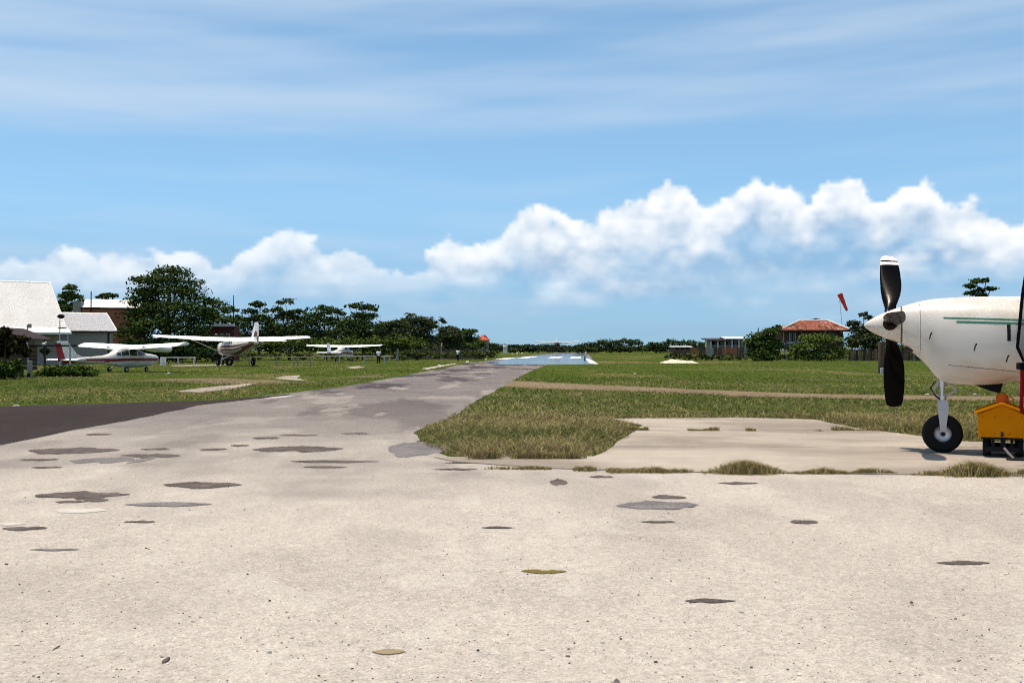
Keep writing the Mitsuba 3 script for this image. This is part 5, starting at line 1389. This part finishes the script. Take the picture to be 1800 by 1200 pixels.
def bones(list_, target=0.04, smooth_it=6):
    out = None
    for (a, ra, b, rb) in list_:
        h = Manifold.hull_points(np.vstack([ball(a, ra), ball(b, rb)]).astype(np.float32))
        out = h if out is None else out + h
    m = out.refine_to_length(target).to_mesh()
    t = trimesh.Trimesh(m.vert_properties[:, :3], m.tri_verts, process=True)
    trimesh.smoothing.filter_taubin(t, iterations=smooth_it)
    return t


def person(label, px, d, turn, stride, h=1.74):
    key = thing('person', label, 'person')
    k = h / 1.74
    M = frame([pos(px, HZ, d)[0], d, 0], turn); M[:3, :3] *= k
    hipz, kz = .90, .48
    hips = [np.array([-.02, s * .10, hipz]) for s in (1, -1)]
    foot = [np.array([stride * .30, .11, .07]), np.array([-stride * .26, -.11, .09])]
    knee = [(hips[i] + foot[i]) / 2 + [.05, 0, 0.01] for i in (0, 1)]
    chest, neck, head = np.array([.01, 0, 1.30]), np.array([.02, 0, 1.47]), np.array([.05, 0, 1.62])
    sh = [np.array([.0, s * .19, 1.40]) for s in (1, -1)]
    el = [np.array([-.10 * (1 if s > 0 else -1) * stride, s * .27, 1.12]) for s in (1, -1)]
    ha = [np.array([.12 - .16 * (1 if s > 0 else -1) * stride, s * .24, .88]) for s in (1, -1)]
    b = [(hips[0], .105, hips[1], .105), ((hips[0] + hips[1]) / 2, .14, chest, .155), (chest, .15, neck - [0, 0, .06], .07), (neck - [0, 0, .05], .055, neck + [.01, 0, .06], .052),
         (head + [.0, 0, .02], .098, head + [.03, 0, -.05], .075), (head + [.10, 0, -.02], .018, head + [.085, 0, .02], .012)]
    for i in (0, 1):
        b += [(hips[i], .095, knee[i], .06), (knee[i], .058, foot[i] + [0, 0, .03], .042), (foot[i] + [-.04, 0, -.02], .045, foot[i] + [.15, 0, -.03], .035), (chest + [0, (1 - 2 * i) * .06, .06], .08, sh[i], .062), (sh[i], .055, el[i], .042), (el[i], .04, ha[i], .03)]
        b += [(head + [-.0, (1 - 2 * i) * .095, 0], .02, head + [-.02, (1 - 2 * i) * .1, .03], .016)]
        for f_ in range(4): b.append((ha[i], .024, ha[i] + [.03 + .018 * (f_ - 1.5), 0, -.10 + .008 * abs(f_ - 1.3)], .010))
        b.append((ha[i], .02, ha[i] + [.05, -.03 * (1 - 2 * i), -.05], .011))
    obj(key, 'body', moved(bones(b, .035, 4), M), 'mat_skin', True)
    s_ = [((hips[0] + hips[1]) / 2 + [0, 0, .06], .150, chest, .172), (chest, .168, neck - [0, 0, .07], .088)]
    t_ = [(hips[0] + [0, 0, .03], .118, hips[1] + [0, 0, .03], .118)]
    for i in (0, 1):
        s_ += [(chest + [0, (1 - 2 * i) * .06, .06], .095, sh[i], .078), (sh[i], .074, sh[i] * .35 + el[i] * .65, .064)]
        t_ += [(hips[i], .112, knee[i], .076), (knee[i], .074, foot[i] + [0, 0, .05], .060)]
    obj(key, 'shirt', moved(bones(s_, .04, 4), M), 'mat_shirt', True)
    obj(key, 'trousers', moved(bones(t_, .04, 4), M), 'mat_trousers', True)
    obj(key, 'hair', moved(bones([(head + [-.015, 0, .035], .104, head + [-.04, 0, -.02], .085)], .04, 3), M), 'mat_hair', True)
    for i in (0, 1): obj(key, 'shoe', moved(bones([(foot[i] + [-.05, 0, -.015], .055, foot[i] + [.17, 0, -.025], .042)], .04, 2), M), 'mat_dark', True)


person('man in white shirt and dark trousers walking near the small light aircraft', 665.5, 120, 100, .5, 1.66)
person('man in white shirt standing at the left runway edge, further off', 805, 152, 60, .25, 1.76)
